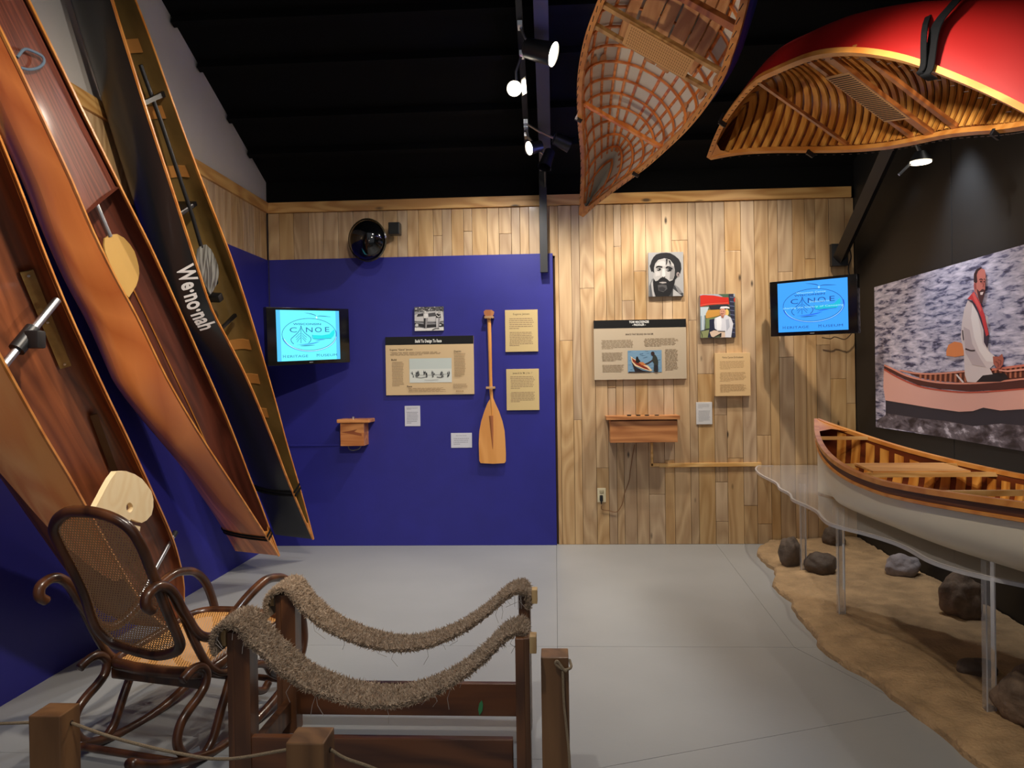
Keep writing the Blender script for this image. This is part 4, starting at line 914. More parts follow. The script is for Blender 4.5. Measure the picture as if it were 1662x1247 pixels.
for k in range(9): p.poly((90,96,124),[(1205,640+k*55),(1262,650+k*55),(1262,660+k*55),(1205,652+k*55)],up=k==8)
p.ell((226,190,110),1165,840,25,44); p.poly((214,214,222),[(1010,910),(1080,880),(1160,870),(1215,905),(1245,985),(1230,1060),(1215,1155),(1140,1155),(1130,1085),(1060,1078),(1010,1040),(1005,960)])
p.poly((236,236,240),[(1030,910),(1090,890),(1100,960),(1090,1060),(1040,1060)]); p.poly((180,182,194),[(1150,930),(1190,920),(1200,1020),(1160,1080)])
p.poly((212,186,164),[(945,1085),(1000,1062),(1080,1075),(1140,1090),(1140,1155),(1080,1155),(1075,1105),(990,1150),(965,1140)]); p.stroke((60,48,40),[(1050,1076),(1100,1078),(1140,1078)],10); p.poly((40,40,46),[(1075,1100),(1095,1100),(1090,1150),(1075,1150)])
p.ell((206,148,124),1114,835,38,50); p.poly((170,110,92),[(1085,870),(1130,880),(1120,910),(1095,900)]); p.stroke((110,60,50),[(1088,852),(1105,858),(1122,852)],8); p.poly((226,224,226),[(1075,790),(1090,765),(1160,762),(1200,775),(1198,790),(1150,788)]); p.ell((120,84,70),1098,822,6,5); p.ell((120,84,70),1124,824,6,5)
p.build('print',e)
# large board on the planks
e,mp,_=board('info_board',964,519,1114,616,.03,None,(188,170,144),'large beige information board with black heading bar and canoe photo on planks','sign',yb=YW)
p=Flat(lambda x,y: mp((x-88)/1475,(y-120)/955),NW)
p.rect((14,14,14),88,120,1563,252); p.text((236,234,228),'TOM MACKENZIE',815,155,34,width=315,bold=.03); p.text((236,234,228),'- PADDLER -',815,201,32,width=215,bold=.03)
p.text(ink,'BOATS THAT BOUND ON WATER',820,352,26,width=440,bold=.01)
wc=(150,130,102)
p.words(wc,205,440,740,590,8,1,.4,aw=60,last=.35); p.words(wc,885,425,1440,560,7,2,.4,aw=60,last=.5); p.words(wc,210,640,570,785,8,3,.4,aw=50); p.words(wc,215,835,570,960,7,4,.4,aw=50,last=.9); p.words(wc,1220,600,1430,945,18,5,.4,aw=45)
p.rect((116,150,176),628,612,1168,962)
rd=random.Random(5)
for i in range(60):
    x=632+rd.random()*480;y=616+rd.random()*330; p.poly(((92,126,152),(140,172,196))[i%2],[(x,y),(x+40+30*rd.random(),y-6),(x+46,y+1),(x+6,y+6)],up=i%12==0)
p.poly((40,34,38),[(690,800),(760,880),(860,930),(1000,962),(640,962),(640,950),(740,950)]); p.poly((224,196,156),[(672,700),(720,740),(830,800),(950,860),(1020,940),(980,948),(860,905),(740,860),(690,790)]); p.poly((130,46,26),[(690,730),(740,765),(830,830),(930,885),(985,935),(880,900),(760,840),(705,785)]); p.poly((196,120,66),[(800,800),(870,800),(920,850),(850,850)])
p.poly((30,26,26),[(752,800),(758,730),(770,708),(788,712),(796,740),(830,790),(790,815)]); p.poly((60,44,40),[(900,825),(960,800),(1020,760),(1030,775),(960,825),(905,840)])
p.ell((52,36,34),1026,665,30,32); p.poly((52,54,46),[(1030,700),(1060,680),(1090,720),(1110,790),(1105,945),(1035,948),(1045,830),(1015,770)]); p.poly((40,38,42),[(1045,850),(1060,962),(1105,962),(1105,850)])
p.build('print',e)
paper('placard',1161,573,1218,643,(222,186,134),'Voice Canoe Enthusiasm',[(.19,.39,7),(.45,.67,8),(.73,.92,8)],'thick tan text placard on the plank wall right of the large board',51,th=.05,yb=YW,wc=(190,156,110),tw=.6)
paper('text_card',1130,653,1156,689,(208,206,204),None,[(.1,.3,4),(.38,.9,10)],'small upright white card on the plank wall',61,th=.012,yb=YW,wc=(170,170,172))
# slotted shelf box
sb=wood('oiled_oak_box',(206,140,82),(170,106,56),0,.4,.3,vary=.02)
yf=YW-.17
def bx(x0,y0,x1,y1,yf_,yb_,name,m,par,bev=.003):
    a=at(x0,y0,1,yf_);b=at(x1,y1,1,yf_); return MB().box(((a.x+b.x)/2,(yf_+yb_)/2,(a.z+b.z)/2),(b.x-a.x,yb_-yf_,a.z-b.z),bev=bev).build(name,m,par)
e=empty('donation_shelf',at(1045,718,1,YW),'wooden wall box with overhanging lid and four dark slots','box')
bx(990,684,1100,718,yf+.02,YW,'body',sb,e); bx(984,676,1104,681,yf,YW,'lid',sb,e)
mb=MB(); mb.box((at(1045,682.5,1,yf+.03).x,(yf+YW)/2+.015,at(1045,682.5,1,yf+.03).z),(.54,.15,.03)); mb.build('slot_recess',mat('box_recess',(70,40,22),.8),e)
for x in (1021,1036,1050,1066):
    mb=MB(); c=at(x,674.5,1,yf+.02); mb.cyl(c-V(0,0,.008),c+V(0,0,.006),.018,14); mb.build('button',blkp,e,smooth=True)
rail=wood('pale_conduit_wood',(234,190,122),(214,162,92),0,.45,vary=.01)
e=empty('wooden_conduit',at(1150,755,1,YW),'pale wooden cable channel running along the planks to the acrylic sheet','conduit')
bx(1070,752.5,1236,757.5,YW-.02,YW,'channel',rail,e); bx(1056,719,1060.5,757,YW-.02,YW,'channel',rail,e); bx(1056,752.5,1070,757.5,YW-.02,YW,'channel',rail,e)
# outlet with plug
e=empty('wall_outlet',at(976,815,1,YW),'cream wall outlet low on the plank wall','outlet')
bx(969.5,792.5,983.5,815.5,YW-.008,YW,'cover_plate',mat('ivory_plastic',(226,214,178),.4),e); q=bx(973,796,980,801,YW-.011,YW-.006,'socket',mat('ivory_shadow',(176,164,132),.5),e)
e=empty('power_plug',at(976,815,1,YW-.02),'black plug with brown cord in the outlet','plug')
c=at(976,809,1,YW-.03); mb=MB(); mb.box(c,(.026,.045,.05),bev=.006); mb.tube([c-V(0,0,.02),c-V(0,0,.05)],[.008,.004],8); mb.build('plug_body',blkp,e)
mb=MB(); mb.tube(cat([at(x,y,1,YW-.012) for x,y in ((976,821),(977,827),(988,829),(1001,831),(1010,818),(1014,800),(1021,780),(1024,757),(1030,722))],5),.003,6); mb.build('cord',mat('brown_cord',(128,88,54),.6),e,smooth=True)
# little wooden speaker box on blue
e=empty('wooden_box',at(575,724,1,YP),'small wooden box with overhanging lid on the blue wall','box')
yf=YP-.16
wb=wood('pine_box_wood',(214,146,86),(176,106,56),0,.4,.2,vary=.02)
bx(552,687,591,724,yf,YP,'body',wb,e); bx(546,681,600,686.5,yf-.03,YP,'lid',wb,e,.008)
mb=MB(); 
for px_ in ([(553,702),(566,704),(587,708),(587,704),(575,701),(580,697),(566,700)],): mb.prism([at(x,y,1,yf-.001) for x,y in px_],(0,.001,0))
mb.build('knot_streak',mat('knot_brown',(140,74,38),.5),e)
mb=MB(); c=at(573,679,1,yf+.04); mb.cyl(c-V(0,0,.01),c+V(0,0,.012),.013,12); mb.build('button',alum,e)
mb=MB(); mb.tube(cat([at(x,y,1,YP-.06) for x,y in ((565,724),(567,729),(573,731),(582,729),(586,724))],5),.005,8); mb.build('cable',mat('grey_cable',(110,110,118),.5),e,smooth=True)
bx(470,721.5,551,724.5,YP-.012,YP,'conduit',blue,None); tag(bpy.data.objects['conduit'],'thin blue cable channel leading left from the small wooden box','conduit')
# black dome and small speaker above the blue panel
e=empty('dome_lamp',at(597,391,1,YB-.15),'glossy black round lamp head on a bracket above the blue wall','lamp')
gb=mat('gloss_black_glass',(8,9,11),.06,coat=.5); cc=at(596,390,1,YB-.22)
mb=MB(); rows=[]; ax=V(-.25,-.93,-.10).normalized(); sx=ax.cross(V(0,0,1)).normalized(); sy_=ax.cross(sx)
for i in range(13):
    a=i/12*PI*.5; rows.append([cc+ax*(.135*math.cos(a)-.02)+(sx*math.cos(t)+sy_*math.sin(t))*.165*math.sin(a) for t in [2*PI*k/36 for k in range(36)]])
mb.grid(rows,close=True); mb.build('dome',gb,e,smooth='all')
mb=MB(); mb.tube([cc-ax*.02,cc-ax*.11],[.168,.10],32); mb.build('housing',blkp,e,smooth=True)
mb=MB(); rows=[]
for t in [2*PI*k/36 for k in range(37)]:
    d=sx*math.cos(t)+sy_*math.sin(t); c=cc+d*.165+V(.03,0,-.03)*0; rows.append([c+ax*.0,c+ax*.012+d*.006,c+d*.014,c-ax*.012+d*.006])
mb.grid(rows,close=True); mb.build('rim',mat('smoked_rim',(60,54,40),.15,coat=.5),e,smooth=True)
mb=MB(); mb.box(cc-ax*.1+V(-.13,.02,-.02),(.12,.05,.06)); mb.tube([cc-ax*.1,V(cc.x,YB-.02,cc.z)],.02,8); mb.box(V(cc.x,YB-.015,cc.z),(.1,.02,.1)); mb.build('bracket',blkp,e)
e=empty('wall_speaker',at(641,373,1,YB-.05),'small square black speaker beside the round lamp','speaker')
c=at(641,372,1,YB-.10); MB().box(c,(.095,.09,.10),bev=.006).build('cabinet',blkp,e); MB().box(c-V(0,.047,0),(.078,.004,.082),bev=.001).build('grille',mat('speaker_grille',(26,27,26),.7,bump=.8,bscale=500),e)
mb=MB(); mb.tube([c+V(-.02,.04,0),V(c.x-.05,YB,c.z)],.012,8); mb.build('bracket',blkp,e)
# ================================================================ mural
XM=XR-.03
e=empty('mural_panel',at(1540,600,0,XM),'wide colour mural of a man in white paddling a canoe on rippled water','picture')
NM=V(-1,0,0)
tl=at(1419,466.5,0,XM); bl=at(1423,693.5,0,XM); y1=tl.y; y0=3.55
MB().box((XM+.0142,(y0+y1)/2,(tl.z+bl.z)/2),(.028,y1-y0,tl.z-bl.z)).build('panel',mat('mural_edge',(60,58,66),.5),e)
M=bpy.data.materials.new('printed_water'); M.use_nodes=True; nt=M.node_tree; b=nt.nodes['Principled BSDF']; b.inputs['Roughness'].default_value=.42
tc=nt.nodes.new('ShaderNodeTexCoord'); mp_=nt.nodes.new('ShaderNodeMapping'); mp_.inputs['Scale'].default_value=(1,4.5,24); mp_.inputs['Rotation'].default_value=(.12,0,0); nt.links.new(tc.outputs['Object'],mp_.inputs[0])
n=nt.nodes.new('ShaderNodeTexNoise'); n.inputs['Scale'].default_value=1.5; n.inputs['Detail'].default_value=7; n.inputs['Roughness'].default_value=.6; n.inputs['Distortion'].default_value=.35; nt.links.new(mp_.outputs[0],n.inputs[0])
cr_=nt.nodes.new('ShaderNodeValToRGB'); el=cr_.color_ramp.elements; el[0].position=.36; el[0].color=lin((52,54,84)); el[1].position=.64; el[1].color=lin((222,214,232))
for ps,c in ((.425,(110,110,142)),(.47,(170,166,188)),(.56,(196,190,208))): q=el.new(ps); q.color=lin(c)
nt.links.new(n.outputs['Fac'],cr_.inputs[0]); nt.links.new(cr_.outputs[0],b.inputs['Base Color']); MATS['pw']=M
M2=M.copy(); M2.name='printed_dark_water'; el=[x for x in M2.node_tree.nodes if x.type=='VALTORGB'][0].color_ramp.elements
for q,c in zip(el,((34,28,38),(58,50,60),(84,76,86),(110,102,112),(196,188,200))): q.color=lin(c)
[x for x in M2.node_tree.nodes if x.type=='MAPPING'][0].inputs['Scale'].default_value=(1,4,10)
class Mural(Flat):          # the print runs on past the frame to the end of the panel
    def poly(s,rgb,pts,m=None,up=True):
        q=[]
        for i,a in enumerate(pts):
            b=pts[(i+1)%len(pts)]; q.append(a)
            if a[0]==960 and b[0]==960: q+=[(1270,a[1]-(4 if a[1]<900 else 0)),(1270,b[1])]
        return Flat.poly(s,rgb,q,m,up)
    def stroke(s,rgb,pts,wd,m=None,n=6,taper=False):
        if pts[-1][0]==960: pts=pts+[(1110,pts[-1][1]-4),(1270,pts[-1][1]-6)]
        return Flat.stroke(s,rgb,pts,wd,m,n,taper)
p=Mural(lambda x,y: at(1400+x/3.561,390+y/3.561,0,XM),NM)
Pm=lambda y,z: V(XM,y,z)
p.b.add([Pm(y1,tl.z)+NM*.0003,Pm(y0,tl.z)+NM*.0003,Pm(y0,bl.z)+NM*.0003,Pm(y1,bl.z)+NM*.0003],[(0,1,2,3)],p.mi(M)); p.k=2
p.poly(None,[(134,926),(250,945),(400,970),(560,992),(640,988),(700,968),(800,985),(960,975),(960,1225),(700,1180),(400,1128),(200,1092),(80,1080),(84,1040),(134,1010)],M2)
p.poly((52,48,58),[(134,926),(250,945),(400,970),(560,992),(640,988),(700,968),(800,985),(960,975),(960,1075),(800,1060),(640,1075),(480,1045),(330,1030),(200,1010),(134,1000)])
# canoe interior, hull, wales
p.poly((92,44,34),[(218,748),(330,768),(470,765),(590,752),(700,748),(800,738),(960,722),(960,800),(800,820),(600,825),(450,815),(330,795)])
for k in range(22):
    x=330+k*29; yt=770-(.0 if x<560 else (x-560)*.115); p.poly((186,112,84),[(x,yt),(x+13,yt),(x+11,yt+46+(x-330)*.03),(x-1,yt+44+(x-330)*.03)],up=k%6==5)
p.stroke((226,150,128),[(218,752),(300,768),(400,773),(520,765),(620,755)],9); p.stroke((222,128,108),[(750,748),(850,735),(960,722)],13)
p.poly((226,170,156),[(124,750),(200,790),(300,835),(420,868),(560,884),(700,884),(960,862),(960,975),(800,985),(700,968),(640,988),(560,992),(400,970),(250,945),(134,926),(122,850)])
p.poly((86,44,40),[(128,722),(180,750),(260,790),(360,815),(480,832),(620,834),(780,824),(960,806),(960,856),(780,866),(600,872),(440,858),(320,836),(200,782),(126,742)])
p.stroke((190,84,66),[(126,746),(200,790),(320,842),(440,866),(600,880),(780,872),(960,858)],9); p.stroke((228,150,130),[(128,722),(180,746),(260,784),(360,810),(480,826),(620,828),(780,818),(960,800)],10)
p.poly((226,216,214),[(540,776),(552,776),(592,822),(580,824)])
# paddler
p.poly((232,140,84),[(488,640),(500,605),(535,586),(570,592),(596,610),(598,665),(540,675),(488,668)])
p.poly((36,30,36),[(668,820),(690,790),(740,770),(790,766),(830,770),(850,800),(800,818)])
p.poly((222,206,204),[(612,350),(630,340),(680,400),(705,470),(722,560),(735,640),(770,670),(765,720),(740,742),(758,775),(700,782),(660,822),(610,820),(596,780),(590,640),(572,560),(580,470),(592,400)])
p.poly((240,228,224),[(640,360),(668,420),(688,520),(700,600),(740,650),(766,672),(764,705),(720,700),(680,640),(650,560),(632,450)]); p.poly((196,178,180),[(590,500),(625,520),(640,600),(690,690),(720,735),(640,720),(600,650)])
p.stroke((66,50,54),[(600,628),(630,638),(656,638)],9); p.stroke((70,58,66),[(584,520),(586,548),(590,578)],6)
p.poly((62,50,66),[(612,345),(648,350),(690,430),(738,540),(728,625),(708,590),(706,520),(672,420),(640,362)])
p.poly((212,62,66),[(612,340),(650,296),(668,330),(690,370),(712,430),(737,545),(722,555),(694,450),(664,378),(640,345)]); p.poly((232,96,92),[(640,312),(652,300),(672,345),(696,400),(690,415),(660,365)])
p.poly((204,192,192),[(716,430),(734,440),(732,490),(726,480)])
p.poly((206,122,110),[(652,240),(664,190),(690,160),(714,170),(720,200),(716,290),(706,330),(694,364),(684,358),(672,318),(654,296),(650,266)])
p.poly((60,34,36),[(650,240),(652,195),(665,170),(690,156),(700,160),(676,178),(668,200),(672,240),(664,250)]); p.poly((84,48,48),[(668,280),(684,296),(700,282),(716,286),(706,330),(696,364),(686,358),(676,322)]); p.poly((230,206,200),[(688,302),(708,298),(702,316),(690,316)]); p.poly((170,84,78),[(652,250),(664,250),(666,280),(656,285)])
p.stroke((80,40,40),[(684,228),(696,224),(704,230)],6); p.stroke((80,40,40),[(710,226),(716,224)],6); p.ell((50,26,30),695,240,6,4); p.ell((50,26,30),714,240,4,4); p.stroke((170,88,80),[(704,236),(709,262),(703,270)],5)
p.poly((178,98,82),[(764,672),(800,672),(818,656),(828,690),(822,720),(806,744),(788,738),(768,715)]); p.stroke((120,60,52),[(795,690),(812,700),(806,722)],4); p.stroke((120,60,52),[(780,700),(796,712),(796,732)],4)
p.poly((236,160,140),[(960,740),(850,752),(800,748),(800,756),(850,762),(960,752)])
p.build('print',e)
# ================================================================ overhead steel and lamps
st=mat('dark_steel_paint',(30,30,32),.5); stl=mat('grey_steel_paint',(70,70,68),.6)
e=empty('roof_rafter',V(-.08,6.4,2.4),'black steel rafter running overhead from a post on the back wall','beam')
pz0=at(883,442,1,6.40); 
MB().box((pz0.x,6.42,(pz0.z+3.2)/2),(.062,.05,3.2-pz0.z)).build('wall_post',st,e)
mb=MB(); mb.prism([V(-.055,6.44,2.98),V(-.055,6.44,zc(6.44)-.0),V(-.055,1.6,zc(1.6)),V(-.055,1.6,zc(1.6)-.26),V(-.055,6.0,zc(6.0)-.26)],(-.012,0,0)); mb.build('web',stl,e)
mb=MB(); mb.prism([V(-.10,6.1,zc(6.1)-.27),V(-.01,6.1,zc(6.1)-.27),V(-.01,1.6,zc(1.6)-.27),V(-.10,1.6,zc(1.6)-.27)],(0,0,.012)); mb.build('flange',stl,e)
mb=MB()
for y in (5.55,5.25,5.1): mb.cyl(V(-.075,y,zc(y)-.12),V(-.066,y,zc(y)-.12),.012,10)
mb.build('bolt_hole',blk,e)
e=empty('knee_brace',V(2.3,5.8,2.6),'black steel brace slanting up from the right end of the plank wall','beam')
a=V(2.33,6.42,2.36); b=V(2.22,5.0,3.02); mb=MB(); mb.tube([a,b,b+(b-a)*.8],.055,4); mb.build('strut',st,e)
mb=MB(); mb.box(a+V(0,.02,.02),(.13,.05,.18)); mb.build('end_plate',st,e)
mb=MB(); mb.tube(cat([a+V(.05,-.05,.1),a+V(.08,-.03,0),a+V(.06,-.02,-.1),a+V(.09,-.02,-.25)],5),.005,6); tag(mb.build('loose_cable',blkp,smooth=True),'tangle of black cable at the foot of the knee brace','cable')
# lamp track
tr=empty('lamp_track',V(-.19,4.5,3.6),'lamp track slung under the black ceiling beside the rafter','track')
mb=MB(); R2_=Matrix.Rotation(-math.atan(.415),3,'X'); 
mb.prism([V(-.21,6.0,zc(6.0)-.20),V(-.17,6.0,zc(6.0)-.20),V(-.17,1.8,zc(1.8)-.20),V(-.21,1.8,zc(1.8)-.20)],(0,0,.035)); mb.build('rail',mat('dark_track',(40,40,42),.3,.6),tr)
for y in (5.85,5.0,4.2,3.3,2.4): mb=MB(); mb.cyl(V(-.19,y,zc(y)-.17),V(-.19,y,zc(y)),.008,8); mb.build('hanger',alum,tr)
lampm=mat('hot_lamp_face',(255,240,214),.5,emit=28)
def head(pos,aim,label,r=.055,ln=.13,lit=True,doors=False):
    pos=Vector(pos); d=(Vector(aim)-pos).normalized(); e=empty('track_light',pos,label,'lamp','track lights on the ceiling')
    x=d.cross(V(0,0,1)).normalized(); y=x.cross(d)
    mb=MB(); mb.tube([pos-d*ln,pos-d*ln*.95,pos-d*.03,pos],[r*.55,r*.8,r*.95,r],20,caps=False); mb.tube([pos-d*ln*1.0,pos-d*ln*1.02],r*.55,16); mb.build('housing',blkp,e,smooth=True)
    if lit:
        mb=MB(); mb.tube([pos-d*.012,pos-d*.006],r*.93,24); mb.build('lens',lampm,e)
    mb=MB(); k=V(-.19,pos.y+.06,zc(pos.y+.06)-.2); mb.tube([pos-d*ln*.6,(pos-d*ln*.6+k)/2+V(-.02,0,0),k],.009,8); mb.box(k,(.03,.09,.03)); mb.build('stem',alum,e)
    if doors:
        mb=MB(); c=pos-x*r+d*.0; mb.prism([c-y*.05,c+y*.05,c+y*.07+d*.10-x*.05,c-y*.03+d*.10-x*.05],x*.002); mb.build('barn_door',mat('thin_metal',(190,188,184),.3,1),e)
head((.02,4.80,3.42),(2.1,4.2,2.6),'large lit track lamp facing right, nearest of the row',.075,.2)
head((-.24,5.02,3.30),(-.9,1.0,1.6),'lit track lamp with a flap, aimed at the viewer, second of the row',.05,.13,True,True)
head((.13,5.62,3.10),(1.6,6.0,2.5),'lit track lamp facing right, lowest of the row',.055,.13)
head((-.17,5.66,3.10),(-1.3,5.0,2.7),'lit track lamp facing left, lowest of the row',.05,.11)
head((-.06,5.75,2.98),(-.25,5.5,2.4),'unlit ribbed lamp hanging under the end of the track',.05,.16,False)
# wall washer at the mural
e=empty('downlight',V(2.05,4.45,2.73),'small lit downlight over the mural','lamp')
c=at(1494,264,0,2.05); mb=MB(); mb.tube([c+V(0,0,.06),c+V(0,0,.005)],[.03,.062],24); mb.build('shade',blkp,e,smooth=True); mb=MB(); mb.cyl(c+V(0,0,.003),c-V(0,0,.002),.056,24); mb.build('lens',mat('warm_lamp_face',(255,236,200),.5,emit=9),e)
mb=MB(); mb.tube([c+V(0,0,.05),c+V(-.11,.02,-.06)],.008,8); mb.tube([c+V(0,0,.05),c+V(.0,.3,.5)],.01,8); mb.build('stem',alum,e)
# ================================================================ rocking chair
bent=wood('dark_bentwood',(88,52,30),(56,32,19),2,.3,.3,.7,.04)
L0=at(150,1206,2,.03); R0=at(315,1232,2,.03); Wv=(R0-L0); Wv.z=0; WN=Wv.normalized(); FWD=V(-WN.y,WN.x,0)
if FWD.y<0: FWD=-FWD
CH=empty('rocking_chair',(L0+R0)/2-V(0,0,.03),'dark bentwood rocking chair with cane seat and back by the blue wall','chair')
def rp(x,y,off=0): return atp(x,y,R0+WN*off,WN)      # plane of the right side frame
def tubes(name,P,r,closed=False,k=10,lab=None,flat=None):
    mb=MB(); c=cat(P,6,closed); 
    if closed: c=c+[c[0],c[1]]
    mb.tube(c,r,k,caps=not closed,flat=flat); return mb.build(name,bent,CH,smooth='all')
RT=.0185
arm=[(247,991),(238,984),(239,968),(251,955),(265,952),(277,959),(286,972),(294,988),(304,1004),(314,1021),(324,1031),(338,1035),(351,1030),(365,1016),(382,994),(398,974),(415,956),(432,942),(447,938),(462,940),(476,956),(486,985),(492,1018),(492,1045),(484,1075),(470,1103),(452,1128),(432,1152),(408,1176),(374,1203),(337,1224),(290,1238),(250,1243),(210,1240)]
leg=[(296,1105),(305,1094),(316,1085),(327,1083),(335,1092),(333,1112),(322,1132),(307,1152),(294,1174),(288,1196),(289,1212),(298,1226),(313,1232),(330,1226),(344,1204),(352,1178),(359,1152),(367,1125),(374,1100)]
scr=[(452,1098),(440,1092),(432,1080),(420,1078),(408,1084),(400,1096),(404,1112),(416,1121),(428,1120),(436,1108)]
scr2=[(414,1119),(428,1117),(436,1104),(434,1090),(422,1082),(408,1086),(400,1096)]
armR=[rp(x,y) for x,y in arm]; legR=[rp(x,y,-.004) for x,y in leg]; scrR=[rp(x,y,-.002) for x,y in scr2]+[rp(380,1130,-.002),rp(352,1175,-.002)] if 0 else [rp(x,y,-.002) for x,y in scr]
W=(L0-R0)
W.z=0
for sgn,off in ((0,Vector()),(1,W)):
    zmin=min(p.z for p in armR)
    tubes('side_frame',[p+off for p in (armR if sgn==0 else armR[:-2])],RT,flat=(WN,1.15))
    tubes('leg_loop',[p+off for p in legR],RT*.95)
    tubes('scroll',[p+off for p in scrR],RT*.9)
# seat frame
ZSEAT=.42
seat=[(168,1052),(215,1068),(265,1080),(318,1089),(345,1092),(376,1084),(406,1058),(430,1030),(441,1004),(438,986),(412,970),(372,963),(338,965),(306,981),(285,1000),(262,1018),(215,1036)]
def sp(x,y): 
    nrm=(V(0,0,1)-FWD*.10).normalized(); base=rp(345,1092,0); return atp(x,y,base,nrm)
SR=sp(338,1090); SL=SR+W*.93; SF=sp(441,1000)
dF=(SF-SR).dot(FWD)
def seatpt(u,v,dz=0):        # u 0..1 right->left, v 0..1 rear->front
    return SR+W*.93*u+FWD*dF*v+V(0,0,1)*((SF.z-SR.z)*v+dz)
ol=[(.0,.0),(-.01,.3),(-.03,.6),(-.04,.82),(.03,.95),(.18,1.0),(.5,1.03),(.82,1.0),(.97,.95),(1.04,.82),(1.03,.6),(1.01,.3),(1.0,.0),(.8,-.06),(.5,-.08),(.2,-.06)]
tubes('seat_frame',[seatpt(u,v) for u,v in ol],.019,True,flat=(V(0,0,1),1.25))
def sheetuv(name,corner,pts,ax,ay,m,par,sag=0):
    mb=MB(); c=sum(pts,Vector())/len(pts); n=len(pts); vs=[c]; uv=[(c.dot(ax),c.dot(ay))]
    for r in (.33,.66,1.0):
        for p in pts: q=c.lerp(p,r)-V(0,0,sag*(1-r*r)); vs.append(q); uv.append((q.dot(ax),q.dot(ay)))
    vs[0]=c-V(0,0,sag)
    fs=[(0,1+i,1+(i+1)%n) for i in range(n)]+[(1+k*n+i,1+(k+1)*n+i,1+(k+1)*n+(i+1)%n,1+k*n+(i+1)%n) for k in (0,1) for i in range(n)]
    mb.add(vs,fs); return mb.build(name,m,par,smooth='all',uv=uv)
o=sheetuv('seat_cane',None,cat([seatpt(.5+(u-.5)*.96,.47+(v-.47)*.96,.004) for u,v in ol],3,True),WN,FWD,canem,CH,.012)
# solid woven middle of the seat
# back rest: plane tilted back, through the rear of the seat
TILT=math.radians(24)
bdir=(V(0,0,1)*math.cos(TILT)-FWD*math.sin(TILT)).normalized(); bn=WN.cross(bdir).normalized()
bbase=rp(290,1050,-.03)
bk=[(119,830),(153,832),(186,842),(212,860),(230,888),(243,920),(256,952),(272,994),(286,1026),(292,1046),(284,1058),(258,1064),(228,1059),(199,1050),(179,1041),(158,1020),(148,998),(136,962),(116,920),(98,886),(88,862),(92,846),(104,835)]
bkp=[atp(x,y,bbase,bn) for x,y in bk]
tubes('back_frame',bkp,.021,True,flat=(bn,.8))
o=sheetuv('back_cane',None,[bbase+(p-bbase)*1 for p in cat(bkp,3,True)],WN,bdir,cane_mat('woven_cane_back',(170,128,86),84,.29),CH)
# stiles carrying on from the backrest under the seat, rear and front stretchers
tubes('seat_rail',[rp(284,966,-.01),rp(303,1012,-.01),rp(320,1050,-.01),rp(338,1080,-.01),rp(358,1092,-.01),rp(376,1086,-.01),rp(408,1062,-.01),rp(440,1030,-.01),rp(472,1004,-.004)],.016)
tubes('seat_rail',[p+W for p in [rp(284,966,-.01),rp(303,1012,-.01),rp(320,1050,-.01),rp(338,1080,-.01),rp(358,1092,-.01),rp(376,1086,-.01),rp(408,1062,-.01),rp(440,1030,-.01),rp(472,1004,-.004)]],.016)
def cross(p): mb=MB(); mb.tube([p,p+W],.014,10); return mb.build('stretcher',bent,CH,smooth=True)
cross(rp(292,1238)+V(0,0,.0)); cross(rp(376,1086)-V(0,0,.03)); cross(rp(468,1105))
# the visible shelf bar between seat frame and loops
mb=MB(); mb.box(seatpt(.5,-.02,-.04),(W.length*.95,.03,.045),Matrix((WN,FWD,V(0,0,1))).transposed(),bev=.008); mb.build('seat_apron',bent,CH)
# settle the chair on the floor
dz=min((CH.matrix_basis.inverted()@V(0,0,0)).z,0)
# ================================================================ canoe cradle
dw=wood('dark_stained_board',(112,70,40),(80,48,28),2,.4,.25,.8,.05); dwx=wood('dark_stained_rail',(112,66,36),(76,42,24),0,.4,.25,.8,.05)
lt=wood('raw_pine_block',(206,172,120),(180,142,92),2,.5,vary=.02); dw2=wood('stained_board_edge',(120,80,46),(92,58,32),2,.45,.2,.8,.05)
CR=empty('canoe_cradle',V(-.62,2.85,0),'dark wooden canoe cradle with two carpet slings','stand')
PX=[(-1.136,-1.052,2.592),(-1.136,-1.052,3.05),(-.158,-.102,2.556),(-.172,-.118,3.10)]
for x0,x1,y in PX:
    h=.553; left=x0<-1
    MB().box(((x0+x1)/2+(.012 if left else -.0),y+.0,h/2),((x1-x0)-.026 if left else .03,.09 if not left else .075,h),bev=.003).build('post',dw,CR)
    MB().box((x0+.013 if left else x1-.008,y,h/2+.0),(.024,.06 if left else .085,h+.0),bev=.003).build('post_facing',dw2 if not left else dw,CR)
def zat(y,Y,x=600): return at(x,y,1,Y).z
zr0,zr1=zat(1160,3.07,640),zat(1108,3.07,640); MB().box((-.61,3.075,(zr0+zr1)/2),(.90,.03,zr1-zr0),bev=.003).build('rail',dwx,CR)
zr1=zat(1196,2.575,620); MB().box((-.61,2.575,zr1-.075),(.90,.03,.15),bev=.003).build('rail',dwx,CR)
for x in (-1.09,-.13): MB().box((x,2.83,.09),(.03,.42,.08),bev=.003).build('rail',dw,CR)
carp=mat('shag_carpet_backing',(136,118,98),.95,mottle=.2,mscale=30); pile=mat('shag_carpet_pile',(172,150,126),.95,mottle=.35,mscale=60)
